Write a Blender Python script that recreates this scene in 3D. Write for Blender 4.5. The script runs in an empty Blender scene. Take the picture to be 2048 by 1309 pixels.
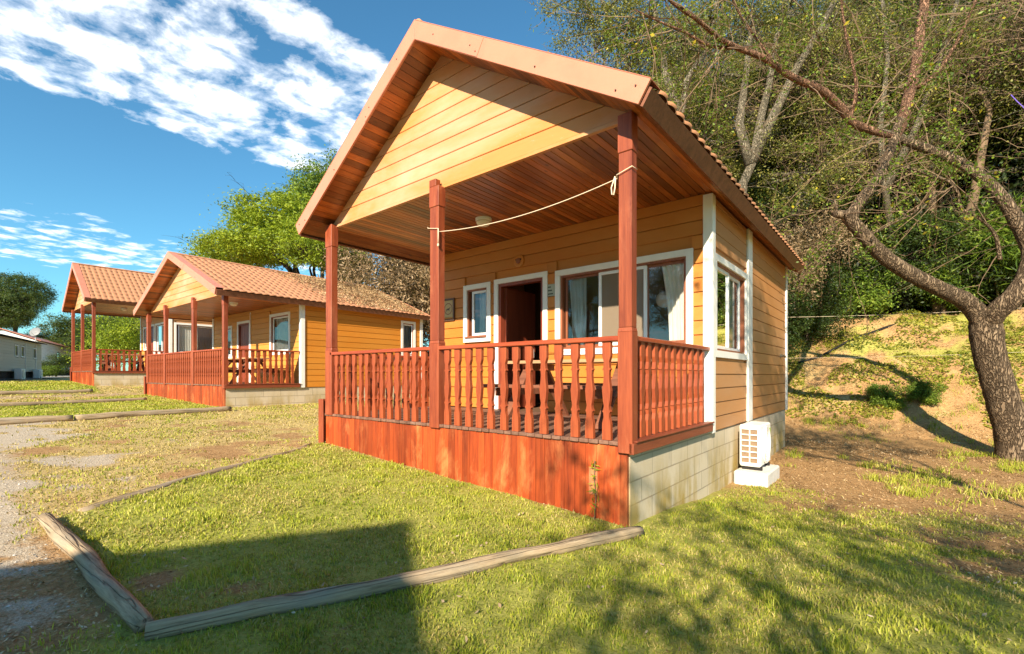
import bpy, math, random
import numpy as np
R_ = math.radians
rnd = random.Random(7)
rng = np.random.default_rng(11)
scn = bpy.context.scene
COL = scn.collection

# ------------------------------------------------------------------ helpers
class MB:
    """collects vertices and faces, links them as one mesh object"""
    def __init__(s): s.v = []; s.f = []
    def add(s, vs, fs):
        n = len(s.v); s.v += [tuple(p) for p in vs]; s.f += [tuple(i + n for i in f) for f in fs]; return s
    def box(s, x0, x1, y0, y1, z0, z1):
        vs = [(x0,y0,z0),(x1,y0,z0),(x1,y1,z0),(x0,y1,z0),(x0,y0,z1),(x1,y0,z1),(x1,y1,z1),(x0,y1,z1)]
        return s.add(vs, [(0,3,2,1),(4,5,6,7),(0,1,5,4),(1,2,6,5),(2,3,7,6),(3,0,4,7)])
    def bar(s, a, b, w, h, up=(0,0,1)):
        a = np.array(a, float); b = np.array(b, float); d = b - a; d /= np.linalg.norm(d)
        r = np.cross(d, up); r /= np.linalg.norm(r); u = np.cross(r, d)
        vs = []
        for p in (a, b):
            for i, j in ((-1,-1),(1,-1),(1,1),(-1,1)): vs.append(p + r*i*w/2 + u*j*h/2)
        return s.add(vs, [(0,3,2,1),(4,5,6,7),(0,1,5,4),(1,2,6,5),(2,3,7,6),(3,0,4,7)])
    def prism(s, poly, lo, hi, ax='y'):
        """polygon in the two other axes, extruded along ax"""
        n = len(poly); vs = []
        for t in (lo, hi):
            for a, b in poly:
                vs.append({'y': (a, t, b), 'x': (t, a, b), 'z': (a, b, t)}[ax])
        return s.add(vs, [tuple(range(n)), tuple(range(2*n-1, n-1, -1))] + [(i, i+n, (i+1) % n + n, (i+1) % n) for i in range(n)])
    def tube(s, pts, rad, n=6, cap=True, wob=0.0):
        pts = np.array(pts, float); m = len(pts)
        if np.isscalar(rad): rad = [rad]*m
        prev = None; rings = []
        for i in range(m):
            d = pts[min(i+1, m-1)] - pts[max(i-1, 0)]; L = np.linalg.norm(d); d = d/L if L > 1e-9 else np.array([0,0,1.])
            if prev is None:
                up = np.array([0,0,1.]) if abs(d[2]) < .9 else np.array([1.,0,0])
                r = np.cross(d, up)
            else: r = prev - d*np.dot(prev, d)
            r /= np.linalg.norm(r); u = np.cross(d, r); prev = r
            ring = []
            for k in range(n):
                a = 2*math.pi*k/n; q = rad[i]*(1 + (rnd.uniform(-wob, wob) if wob else 0))
                ring.append(pts[i] + r*math.cos(a)*q + u*math.sin(a)*q)
            rings.append(ring)
        vs = [p for ring in rings for p in ring]; fs = []
        for i in range(m-1):
            for k in range(n):
                fs.append((i*n+k, i*n+(k+1) % n, (i+1)*n+(k+1) % n, (i+1)*n+k))
        if cap: fs += [tuple(range(n-1, -1, -1)), tuple(range((m-1)*n, m*n))]
        return s.add(vs, fs)
    def lathe(s, prof, n=24, c=(0,0,0), ax='z'):
        vs = []; fs = []; m = len(prof)
        for r, h in prof:
            for k in range(n):
                a = 2*math.pi*k/n; x, y = r*math.cos(a), r*math.sin(a)
                q = {'z': (x, y, h), 'y': (x, h, y), 'x': (h, x, y)}[ax]
                vs.append((c[0]+q[0], c[1]+q[1], c[2]+q[2]))
        for i in range(m-1):
            for k in range(n): fs.append((i*n+k, i*n+(k+1) % n, (i+1)*n+(k+1) % n, (i+1)*n+k))
        fs += [tuple(range(n)), tuple(range((m-1)*n, m*n))]
        return s.add(vs, fs)
    def build(s, name, mat, parent=None, smooth=False, bevel=0.0):
        me = bpy.data.meshes.new(name); me.from_pydata(s.v, [], s.f); me.update()
        import bmesh
        bm = bmesh.new(); bm.from_mesh(me); bmesh.ops.recalc_face_normals(bm, faces=bm.faces)
        if bevel: bmesh.ops.bevel(bm, geom=[e for e in bm.edges if e.calc_face_angle(0) > .5], offset=bevel, segments=1, affect='EDGES', clamp_overlap=True)
        bm.to_mesh(me); bm.free()
        if smooth:
            me.polygons.foreach_set('use_smooth', [True]*len(me.polygons))
        return link(name, me, mat, parent)

def link(name, me, mat, parent=None):
    if mat: me.materials.clear(); me.materials.append(mat)
    o = bpy.data.objects.new(name, me); COL.objects.link(o)
    if parent: o.parent = parent
    return o

def np_mesh(name, V, Fa, mat, parent=None, smooth=False):
    """fast mesh of equal-sided faces from numpy arrays"""
    me = bpy.data.meshes.new(name); V = np.ascontiguousarray(V, np.float32); Fa = np.ascontiguousarray(Fa, np.int32)
    n, k = Fa.shape
    me.vertices.add(len(V)); me.vertices.foreach_set('co', V.ravel())
    me.loops.add(n*k); me.loops.foreach_set('vertex_index', Fa.ravel())
    me.polygons.add(n); me.polygons.foreach_set('loop_start', np.arange(0, n*k, k, dtype=np.int32))
    me.polygons.foreach_set('loop_total', np.full(n, k, np.int32))
    if smooth: me.polygons.foreach_set('use_smooth', np.ones(n, bool))
    me.update(calc_edges=True); me.validate()
    return link(name, me, mat, parent)

def tag(o, label=None, cat=None, group=None, kind=None):
    if label: o['label'] = label
    if cat: o['category'] = cat
    if group: o['group'] = group
    if kind: o['kind'] = kind
    return o
def empty(name, loc, rz=0, **k):
    o = bpy.data.objects.new(name, None); COL.objects.link(o); o.location = loc; o.rotation_euler = (0, 0, rz)
    o.empty_display_size = .2
    return tag(o, **k)
def copy_tree(o, parent=None, skip=()):
    c = o.copy(); COL.objects.link(c); c.parent = parent
    for ch in list(o.children):
        if ch.name.split('.')[0] not in skip: copy_tree(ch, c, skip)
    return c

def hash2(ix, iy, seed=0):
    h = (ix*374761393 + iy*668265263 + seed*974634777) & 0xffffffff
    h = ((h ^ (h >> 13))*1274126177) & 0xffffffff
    return ((h ^ (h >> 16)) & 0xffff)/65535.0
def vnoise(x, y, seed=0):
    x = np.asarray(x, float); y = np.asarray(y, float)
    ix = np.floor(x).astype(np.int64); iy = np.floor(y).astype(np.int64); fx = x-ix; fy = y-iy
    fx = fx*fx*(3-2*fx); fy = fy*fy*(3-2*fy)
    a = hash2(ix, iy, seed); b = hash2(ix+1, iy, seed); c = hash2(ix, iy+1, seed); d = hash2(ix+1, iy+1, seed)
    return (a*(1-fx)+b*fx)*(1-fy)+(c*(1-fx)+d*fx)*fy
def fbm(x, y, seed=0, oct=4):
    s = 0; a = .5; t = 0
    for i in range(oct):
        s = s + a*vnoise(np.asarray(x)*2**i+17*i, np.asarray(y)*2**i-9*i, seed+i); t += a; a *= .5
    return s/t
def sst(a, b, x):
    t = np.clip((np.asarray(x, float)-a)/(b-a), 0, 1); return t*t*(3-2*t)

# ------------------------------------------------------------------ camera frame (used only to read real positions off the survey of the place)
CAM = np.array([1.822, -3.909, .596]); YAW = R_(39.182); FPX = 941.86; HZ = 750.9
FWD = np.array([-math.sin(YAW), math.cos(YAW), 0]); RGT = np.array([math.cos(YAW), math.sin(YAW), 0])
def at(u, v, t): return CAM + t*(FWD + RGT*(u-1024)/FPX + np.array([0,0,1.])*(HZ-v)/FPX)

# ------------------------------------------------------------------ materials
def nt_new(name):
    m = bpy.data.materials.new(name); m.use_nodes = True; nt = m.node_tree; nt.nodes.clear()
    out = nt.nodes.new('ShaderNodeOutputMaterial'); return m, nt, out
def nd(nt, typ, ins=None, **props):
    n = nt.nodes.new(typ)
    for k, v in props.items(): setattr(n, k, v)
    for k, v in (ins or {}).items():
        s = n.inputs[k]
        if isinstance(v, bpy.types.NodeSocket): nt.links.new(v, s)
        elif isinstance(v, bpy.types.Node): nt.links.new(v.outputs[0], s)
        else:
            if isinstance(v, tuple) and len(v) == 3 and s.type == 'RGBA': v = (*v, 1)
            s.default_value = v
    return n
def ramp(nt, fac, stops, interp='LINEAR'):
    n = nd(nt, 'ShaderNodeValToRGB', {'Fac': fac}); e = n.color_ramp.elements; n.color_ramp.interpolation = interp
    while len(e) < len(stops): e.new(.5)
    for i, (p, c) in enumerate(stops):
        e[i].position = p; e[i].color = (c, c, c, 1) if np.isscalar(c) else (*c, 1)
    return n.outputs['Color']
def mix(nt, fac, a, b, mode='MIX'):
    n = nd(nt, 'ShaderNodeMix', data_type='RGBA', blend_type=mode)
    for k, v in ((0, fac), (6, a), (7, b)):
        s = n.inputs[k]
        if isinstance(v, bpy.types.NodeSocket): nt.links.new(v, s)
        else: s.default_value = (*v, 1) if isinstance(v, tuple) else v
    return n.outputs[2]
def math_(nt, op, a, b=0.0, c=None):
    n = nd(nt, 'ShaderNodeMath', operation=op)
    for i, v in enumerate((a, b, c)):
        if v is None: continue
        if isinstance(v, bpy.types.NodeSocket): nt.links.new(v, n.inputs[i])
        else: n.inputs[i].default_value = v
    return n.outputs[0]
def tex_obj(nt, scale=(1,1,1), rot=(0,0,0)):
    tc = nd(nt, 'ShaderNodeTexCoord'); mp = nd(nt, 'ShaderNodeMapping', {'Vector': tc.outputs['Object'], 'Scale': scale, 'Rotation': rot}); return mp.outputs[0]
def noise(nt, vec, scale, detail=4, rough=.55, dist=0.0):
    return nd(nt, 'ShaderNodeTexNoise', {'Vector': vec, 'Scale': scale, 'Detail': detail, 'Roughness': rough, 'Distortion': dist}).outputs[0]
def finish(nt, out, color, rough=.6, bump=None, bstr=.3, bdist=.01, spec=.4, **kw):
    b = nd(nt, 'ShaderNodeBsdfPrincipled')
    for k, v in (('Base Color', color), ('Roughness', rough)):
        if isinstance(v, bpy.types.NodeSocket): nt.links.new(v, b.inputs[k])
        else: b.inputs[k].default_value = (*v, 1) if isinstance(v, tuple) else v
    b.inputs['Specular IOR Level'].default_value = spec
    for k, v in kw.items(): b.inputs[k].default_value = v
    if bump is not None:
        bn = nd(nt, 'ShaderNodeBump', {'Height': bump, 'Strength': bstr, 'Distance': bdist}); nt.links.new(bn.outputs[0], b.inputs['Normal'])
    nt.links.new(b.outputs[0], out.inputs[0]); return b
def island(nt): return nd(nt, 'ShaderNodeNewGeometry').outputs['Random Per Island']

def wood(name, c1, c2, axis='y', rough=.5, var=.3, knots=0.0, worn=None, wornamt=.5, spec=.4, fine=1.0):
    """planed boards: grain stretched along axis, each board its own tone"""
    m, nt, out = nt_new(name)
    sc = {'x': (.06, 1, 1), 'y': (1, .06, 1), 'z': (1, 1, .06)}[axis]
    isl = island(nt)
    tc = nd(nt, 'ShaderNodeTexCoord')
    off = nd(nt, 'ShaderNodeVectorMath', {0: tc.outputs['Object'], 1: nd(nt, 'ShaderNodeCombineXYZ', {0: math_(nt, 'MULTIPLY', isl, 31.0), 1: math_(nt, 'MULTIPLY', isl, 17.0), 2: math_(nt, 'MULTIPLY', isl, 23.0)}).outputs[0]}, operation='ADD').outputs[0]
    v = nd(nt, 'ShaderNodeMapping', {'Vector': off, 'Scale': sc}).outputs[0]
    g = noise(nt, v, 55*fine, 5, .65, .6); g2 = noise(nt, v, 9, 3, .5, 1.0)
    f = math_(nt, 'ADD', math_(nt, 'MULTIPLY', g, .55), math_(nt, 'MULTIPLY', g2, .6))
    c = ramp(nt, f, [(.36, c1), (.74, c2)])
    if knots:
        vo = nd(nt, 'ShaderNodeTexVoronoi', {'Vector': nd(nt, 'ShaderNodeMapping', {'Vector': off, 'Scale': {'x': (.5,1,1), 'y': (1,.5,1), 'z': (1,1,.5)}[axis]}).outputs[0], 'Scale': 5.0})
        k = ramp(nt, vo.outputs['Distance'], [(.03, 1.0), (.12, 0.0)])
        c = mix(nt, math_(nt, 'MULTIPLY', k, knots), c, tuple(x*.25 for x in c1))
    if worn:
        w = noise(nt, tex_obj(nt, tuple(.35 if s < 1 else 1 for s in sc)), 3.2, 6, .7, .4)
        w = ramp(nt, w, [(.52, 0.0), (.66, 1.0)])
        c = mix(nt, math_(nt, 'MULTIPLY', w, wornamt), c, worn)
    hs = nd(nt, 'ShaderNodeHueSaturation', {'Color': c, 'Value': math_(nt, 'MULTIPLY_ADD', isl, var*2, 1-var)})
    finish(nt, out, hs.outputs[0], rough, g, .35, .004, spec)
    return m

def paint(name, col, fade=None, fadeamt=.0, rough=.55, var=.06, axis='x', streak=None, zfade=None):
    m, nt, out = nt_new(name)
    sc = {'x': (.12, 1, 1), 'y': (1, .12, 1)}[axis]
    v = tex_obj(nt, sc); isl = island(nt)
    g = noise(nt, v, 40, 5, .6)
    c = mix(nt, math_(nt, 'MULTIPLY', ramp(nt, g, [(.35, 0.0), (.7, 1.0)]), .22), col, tuple(x*.75 for x in col))
    if fade:
        w = noise(nt, tex_obj(nt, {'x': (.35, 1, 1), 'y': (1, .35, 1)}[axis]), 1.3, 6, .65, .3)
        fac = math_(nt, 'MULTIPLY', ramp(nt, w, [(.42, 0.0), (.68, 1.0)]), fadeamt)
        c = mix(nt, fac, c, fade)
        fl = noise(nt, tex_obj(nt, {'x': (.4, 1, 1), 'y': (1, .4, 1)}[axis]), 26, 4, .7)
        c = mix(nt, math_(nt, 'MULTIPLY', ramp(nt, fl, [(.66, 0.0), (.72, 1.0)]), .35), c, fade)
    hs = nd(nt, 'ShaderNodeHueSaturation', {'Color': c, 'Value': math_(nt, 'MULTIPLY_ADD', isl, var*2, 1-var)})
    finish(nt, out, hs.outputs[0], rough, g, .2, .003, .35)
    return m

def plain(name, col, rough=.5, dirt=.15, scale=6, metallic=0.0, spec=.4, dcol=None, bump=.1):
    m, nt, out = nt_new(name)
    n = noise(nt, tex_obj(nt), scale, 6, .65)
    c = mix(nt, math_(nt, 'MULTIPLY', ramp(nt, n, [(.45, 0.0), (.75, 1.0)]), min(1, dirt*2.2)), col, dcol or tuple(x*.55 for x in col))
    finish(nt, out, c, rough, noise(nt, tex_obj(nt), scale*9, 3), bump, .003, spec, Metallic=metallic)
    return m

def leafmat(name, stops, trans=.35, rough=.5):
    m, nt, out = nt_new(name)
    isl = island(nt)
    wn = nd(nt, 'ShaderNodeTexWhiteNoise', {'W': isl}, noise_dimensions='1D').outputs['Value']
    big = noise(nt, tex_obj(nt), .8, 3)
    f = math_(nt, 'ADD', math_(nt, 'MULTIPLY', wn, .65), math_(nt, 'MULTIPLY', math_(nt, 'SUBTRACT', big, .3), .8))
    c = ramp(nt, f, stops)
    d = nd(nt, 'ShaderNodeBsdfPrincipled', {'Base Color': c, 'Roughness': rough, 'Specular IOR Level': .3})
    t = nd(nt, 'ShaderNodeBsdfTranslucent', {'Color': mix(nt, .5, c, (.25, .3, .02))})
    mx = nd(nt, 'ShaderNodeMixShader', {0: trans, 1: d.outputs[0], 2: t.outputs[0]})
    nt.links.new(mx.outputs[0], out.inputs[0]); return m

M = {}
M['bal'] = wood('red_stained_timber', (.18,.029,.011), (.38,.085,.027), 'z', .5, .14, worn=(.48,.19,.08), wornamt=.35)
M['post'] = wood('dark_red_post_timber', (.15,.026,.011), (.33,.075,.027), 'z', .5, .12, worn=(.44,.15,.07), wornamt=.4)
M['rail'] = wood('red_stained_rail', (.20,.028,.012), (.38,.075,.026), 'x', .4, .08)
M['skirt'] = wood('red_stained_planks', (.14,.018,.006), (.42,.070,.014), 'z', .5, .33, worn=(.50,.15,.05), wornamt=.8)
M['deck'] = wood('brown_deck_boards', (.10,.045,.03), (.23,.12,.08), 'y', .6, .22, worn=(.3,.2,.15), wornamt=.3)
M['beam'] = wood('dark_red_beam', (.13,.03,.015), (.25,.06,.025), 'y', .5, .1)
M['ceil'] = wood('varnished_pine_boards', (.12,.028,.006), (.40,.115,.022), 'y', .3, .62, knots=.9, worn=(.50,.20,.05), wornamt=.45, spec=.5)
M['sid'] = paint('ochre_siding', (.50,.170,.022), (.62,.34,.12), .28, var=.10)
M['sids'] = paint('side_shade_siding', (.47,.215,.075), (.47,.275,.15), .5, axis='y')  # same paint as the front; weaker sun on the side put into a browner tone
M['sid2'] = paint('orange_siding', (.60,.26,.045), (.6,.33,.1), .35)
M['sid2s'] = paint('orange_side_siding', (.60,.22,.025), (.6,.3,.06), .3, axis='y')
M['gable'] = paint('bleached_gable_siding', (.55,.228,.068), (.60,.38,.27), .7, var=.09)
M['white'] = plain('white_trim_paint', (.80,.79,.75), .5, .10, 5)
M['alu'] = plain('white_window_profile', (.80,.80,.80), .3, .04, 5)
M['brownframe'] = wood('brown_window_frame', (.16,.05,.022), (.30,.10,.045), 'z', .45, .1)
M['metal'] = plain('salmon_sheet_metal', (.58,.222,.142), .45, .14, 2.5, spec=.4)
M['screw'] = plain('dark_screw', (.05,.03,.02), .5)
M['black'] = plain('dark_gap', (.012,.010,.009), .7)
M['doorw'] = wood('red_door_wood', (.15,.03,.015), (.28,.06,.028), 'z', .4, .1)
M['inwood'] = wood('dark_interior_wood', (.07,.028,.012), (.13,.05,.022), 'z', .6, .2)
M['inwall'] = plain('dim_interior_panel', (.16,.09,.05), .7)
M['lamp'] = plain('opal_lamp_glass', (.80,.74,.62), .25, .08)
M['rope'] = plain('cream_rope', (.75,.62,.45), .8, .2, 40)
M['acw'] = plain('white_ac_casing', (.82,.81,.77), .4, .06)
M['acfin'] = plain('ac_coil_fins', (.24,.16,.10), .5, .3, 30)
M['acgrille'] = plain('ac_fan_grille', (.45,.45,.44), .4)
M['green'] = plain('green_sticker', (.42,.62,.05), .5)
M['cement'] = plain('pale_cement', (.66,.63,.57), .85, .25, 8, bump=.5)
M['plaqueframe'] = wood('dark_plaque_frame', (.06,.03,.015), (.12,.05,.025), 'z', .5, .1)
M['plaquein'] = plain('tan_plaque_panel', (.48,.33,.14), .6, .1)
M['paper'] = plain('pale_notice', (.36,.38,.30), .5, .1)
M['ink'] = plain('dark_notice_print', (.06,.07,.05), .6)
M['table'] = wood('brown_picnic_table_wood', (.10,.035,.02), (.26,.10,.055), 'x', .55, .2)
M['tabletop'] = wood('tan_picnic_table_top', (.30,.16,.08), (.46,.27,.14), 'x', .5, .2)
M['log'] = None

def m_glass(name='window_glass', tint=(.93,.95,.94), ior=1.9, mesh=0.0):
    m, nt, out = nt_new(name)
    fr = nd(nt, 'ShaderNodeFresnel', {'IOR': ior}).outputs[0]
    t = nd(nt, 'ShaderNodeBsdfTransparent', {'Color': tint}); g = nd(nt, 'ShaderNodeBsdfGlossy', {'Color': (.95,.95,.95), 'Roughness': .01})
    mx = nd(nt, 'ShaderNodeMixShader', {0: fr, 1: t.outputs[0], 2: g.outputs[0]}); 
    if mesh:
        d = nd(nt, 'ShaderNodeBsdfDiffuse', {'Color': (.46,.36,.26)}); m2 = nd(nt, 'ShaderNodeMixShader', {0: mesh, 1: mx.outputs[0], 2: d.outputs[0]}); mx = m2
    nt.links.new(mx.outputs[0], out.inputs[0]); return m
M['glass'] = m_glass()
M['screen'] = m_glass('insect_screen', (.55,.48,.40), 1.35, .42)
def m_curtain():
    m, nt, out = nt_new('sheer_curtain')
    d = nd(nt, 'ShaderNodeBsdfDiffuse', {'Color': (.86,.83,.75)}); t = nd(nt, 'ShaderNodeBsdfTranslucent', {'Color': (.86,.83,.75)})
    mx = nd(nt, 'ShaderNodeMixShader', {0: .3, 1: d.outputs[0], 2: t.outputs[0]}); nt.links.new(mx.outputs[0], out.inputs[0]); return m
M['curtain'] = m_curtain()
def m_block():
    m, nt, out = nt_new('concrete_block_wall')
    tc = nd(nt, 'ShaderNodeTexCoord'); sp = nd(nt, 'ShaderNodeSeparateXYZ', {0: tc.outputs['Object']})
    u = math_(nt, 'ADD', sp.outputs[0], sp.outputs[1])
    v = nd(nt, 'ShaderNodeCombineXYZ', {0: u, 1: math_(nt, 'ADD', sp.outputs[2], .15), 2: 0.0}).outputs[0]
    br = nd(nt, 'ShaderNodeTexBrick', {'Vector': v, 'Color1': (.54,.46,.34), 'Color2': (.60,.51,.38), 'Mortar': (.36,.30,.22), 'Scale': 1.0, 'Mortar Size': .007, 'Brick Width': .5, 'Row Height': .215, 'Bias': 0.0})
    st = ramp(nt, noise(nt, tex_obj(nt, (1,1,.35)), 2.6, 6, .65), [(.40, 0.0), (.58, 1.0)])
    low = ramp(nt, math_(nt, 'MULTIPLY', sp.outputs[2], -1.0), [(.2, 0.1), (.7, 1.0)])
    c = mix(nt, math_(nt, 'MULTIPLY', st, math_(nt, 'MULTIPLY', low, .95)), br.outputs['Color'], (.38,.27,.08))
    dk = ramp(nt, noise(nt, tex_obj(nt, (1,1,.2)), 7, 5, .7), [(.55, 0.0), (.75, 1.0)])
    c = mix(nt, math_(nt, 'MULTIPLY', dk, .35), c, (.20,.18,.14))
    h = math_(nt, 'SUBTRACT', math_(nt, 'MULTIPLY', noise(nt, tex_obj(nt), 45, 4, .7), .4), br.outputs['Fac'])
    finish(nt, out, c, .9, h, .6, .01, .2); return m
M['block'] = m_block()
def m_tile():
    m, nt, out = nt_new('terracotta_tile_sheet')
    n = noise(nt, tex_obj(nt), 2.2, 6, .65); n2 = noise(nt, tex_obj(nt), 60, 3, .7)
    c = mix(nt, math_(nt, 'MULTIPLY', ramp(nt, n, [(.4, 0.0), (.7, 1.0)]), .5), (.50,.225,.115), (.40,.20,.11))
    c = mix(nt, math_(nt, 'MULTIPLY', n2, .35), c, (.60,.33,.19))
    st = noise(nt, tex_obj(nt), 5.5, 6, .75); c = mix(nt, ramp(nt, st, [(.56, 0.0), (.68, .55)]), c, (.22,.13,.08))
    finish(nt, out, c, .7, n2, .4, .006, .25); return m
M['tile'] = m_tile()
def m_bark(name, c1, c2, sc=9.0, zs=.28):
    m, nt, out = nt_new(name)
    v = tex_obj(nt, (1,1,zs))
    vo = nd(nt, 'ShaderNodeTexVoronoi', {'Vector': nd(nt, 'ShaderNodeVectorMath', {0: v, 1: nd(nt, 'ShaderNodeTexNoise', {'Vector': v, 'Scale': 6.0, 'Detail': 4.0}).outputs[1]}, operation='ADD').outputs[0], 'Scale': sc}, feature='DISTANCE_TO_EDGE')
    crack = ramp(nt, vo.outputs['Distance'], [(0.0, 0.0), (.22, 1.0)])
    n = noise(nt, v, 22, 6, .7)
    c = mix(nt, ramp(nt, n, [(.3, 0.0), (.7, 1.0)]), c1, c2)
    c = mix(nt, crack, tuple(x*.42 for x in c1), c)
    h = math_(nt, 'ADD', math_(nt, 'MULTIPLY', crack, .8), math_(nt, 'MULTIPLY', n, .5))
    finish(nt, out, c, .9, h, 1.0, .04, .15); return m
M['bark'] = m_bark('furrowed_grey_bark', (.15,.10,.062), (.34,.25,.165), 9, .2)
M['barkred'] = m_bark('reddish_branch_bark', (.25,.13,.08), (.40,.23,.15), 14)
M['barkpale'] = m_bark('pale_trunk_bark', (.24,.20,.14), (.36,.31,.23), 12)
M['bark2'] = m_bark('dark_trunk_bark', (.07,.05,.035), (.15,.11,.08), 10)
M['twig'] = plain('dry_twig_bark', (.19,.125,.075), .9, .4, 12)
M['twigd'] = plain('dark_twig_bark', (.12,.08,.05), .9, .4, 12)
def m_log():
    m, nt, out = nt_new('weathered_log')
    v = tex_obj(nt, (.06,1,1)); g = noise(nt, v, 48, 6, .7); w = noise(nt, tex_obj(nt, (.4,1,1)), 5, 5, .65)
    c = ramp(nt, g, [(.28, (.15,.105,.065)), (.5, (.35,.26,.165)), (.78, (.54,.43,.29))])
    ck = ramp(nt, noise(nt, tex_obj(nt, (.012,1,1)), 16, 2, .5, .15), [(.485, 0.0), (.5, 1.0), (.515, 0.0)])
    c = mix(nt, ramp(nt, w, [(.5, 0.0), (.7, .55)]), c, (.30,.27,.22))
    c = mix(nt, math_(nt, 'MULTIPLY', ck, .5), c, (.08,.055,.035))
    h = math_(nt, 'SUBTRACT', math_(nt, 'MULTIPLY', g, .5), ck)
    finish(nt, out, c, .9, h, .8, .012, .15); return m
M['log'] = m_log()

# leaf materials
M['lf_olive'] = leafmat('olive_leaves', [(.15, (.040,.052,.009)), (.45, (.15,.160,.030)), (.75, (.31,.29,.065)), (1, (.46,.39,.13))])
M['lf_dark'] = leafmat('dark_green_leaves', [(.2, (.014,.030,.008)), (.55, (.045,.08,.017)), (.85, (.10,.15,.03)), (1, (.2,.24,.06))])
M['lf_shade'] = leafmat('shade_dark_leaves', [(.2, (.006,.012,.004)), (.55, (.020,.034,.010)), (.85, (.05,.07,.018)), (1, (.10,.11,.03))], .2)  # near-black leaf colour stands for the shade of deep gaps in the wood
M['lf_bright'] = leafmat('bright_green_leaves', [(.2, (.05,.10,.012)), (.55, (.13,.21,.022)), (.85, (.26,.34,.04)), (1, (.38,.42,.06))])
M['lf_acacia'] = leafmat('yellow_green_leaflets', [(.15, (.10,.16,.010)), (.5, (.24,.32,.016)), (.85, (.40,.46,.03)), (1, (.5,.5,.05))], .42)
M['lf_dry'] = leafmat('dry_brown_leaves', [(.2, (.12,.075,.04)), (.55, (.30,.20,.11)), (.85, (.48,.35,.20)), (1, (.55,.44,.28))], .25)
M['lf_pine'] = leafmat('pine_needles', [(.15, (.030,.045,.010)), (.5, (.10,.125,.028)), (.8, (.21,.22,.05)), (1, (.32,.29,.09))], .25)
M['lf_yellow'] = leafmat('yellow_leaves', [(.2, (.35,.30,.02)), (1, (.6,.48,.04))], .4)
M['grass'] = leafmat('grass_blades', [(.10, (.12,.19,.015)), (.34, (.34,.40,.034)), (.66, (.55,.55,.075)), (1, (.72,.64,.22))], .42)
M['drygrass'] = leafmat('dry_grass_blades', [(.15, (.27,.25,.05)), (.45, (.46,.37,.12)), (.8, (.62,.48,.20)), (1, (.7,.58,.30))], .3)
M['litter'] = leafmat('fallen_leaves', [(.1, (.14,.08,.04)), (.45, (.36,.22,.105)), (.75, (.54,.37,.19)), (1, (.72,.58,.40))], .1)
M['palelitter'] = leafmat('pale_dead_leaves', [(.1, (.22,.13,.07)), (.55, (.44,.33,.21)), (1, (.66,.56,.42))], .1)

# ------------------------------------------------------------------ terrain
_gx = np.array([-400,-60,-30,-25,-19.6,-12.6,-5.2,0,3,10,40,400.]); _gz = np.array([.5,.5,.3,.13,-.12,-.29,-.47,-.78,-.85,-.95,-1.0,-1.0])
def GZ0(x, y):
    x = np.asarray(x, float); y = np.asarray(y, float)
    z = (np.interp(x-.6, _gx, _gz)+np.interp(x, _gx, _gz)*2+np.interp(x+.6, _gx, _gz))/4
    z = z - .17*sst(.2, 2.6, y)*sst(-2.5, .2, x)
    toe = np.interp(x, [-80,-30,-14,-6,0,8,40], [40,16,12.5,10.0,9.5,10.0,11.])
    d = np.maximum(0, y-toe)
    h = np.where(d < 1.6, d*d*.17, .17*1.6*1.6+(d-1.6)*.62); h = np.minimum(h, 3.5+.12*np.maximum(0, d-6.2))
    return z + h*np.interp(x, [-80,-25,-12], [.25,.5,1.0])
def GZ(x, y):
    x = np.asarray(x, float); y = np.asarray(y, float)
    z = GZ0(x, y); near = np.exp(-((x+1)**2+(y-1)**2)/500)
    z = z + near*((fbm(x*.9, y*.9, 3)-.5)*.07 + (fbm(x*4, y*4, 5)-.5)*.018)
    bank = sst(10.5, 12.5, y)*sst(40, 25, np.abs(x))
    return z + bank*(((fbm(x*1.1, y*1.1, 8)-.5)*.5+(fbm(x*5, y*5, 9)-.5)*.12))
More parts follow.
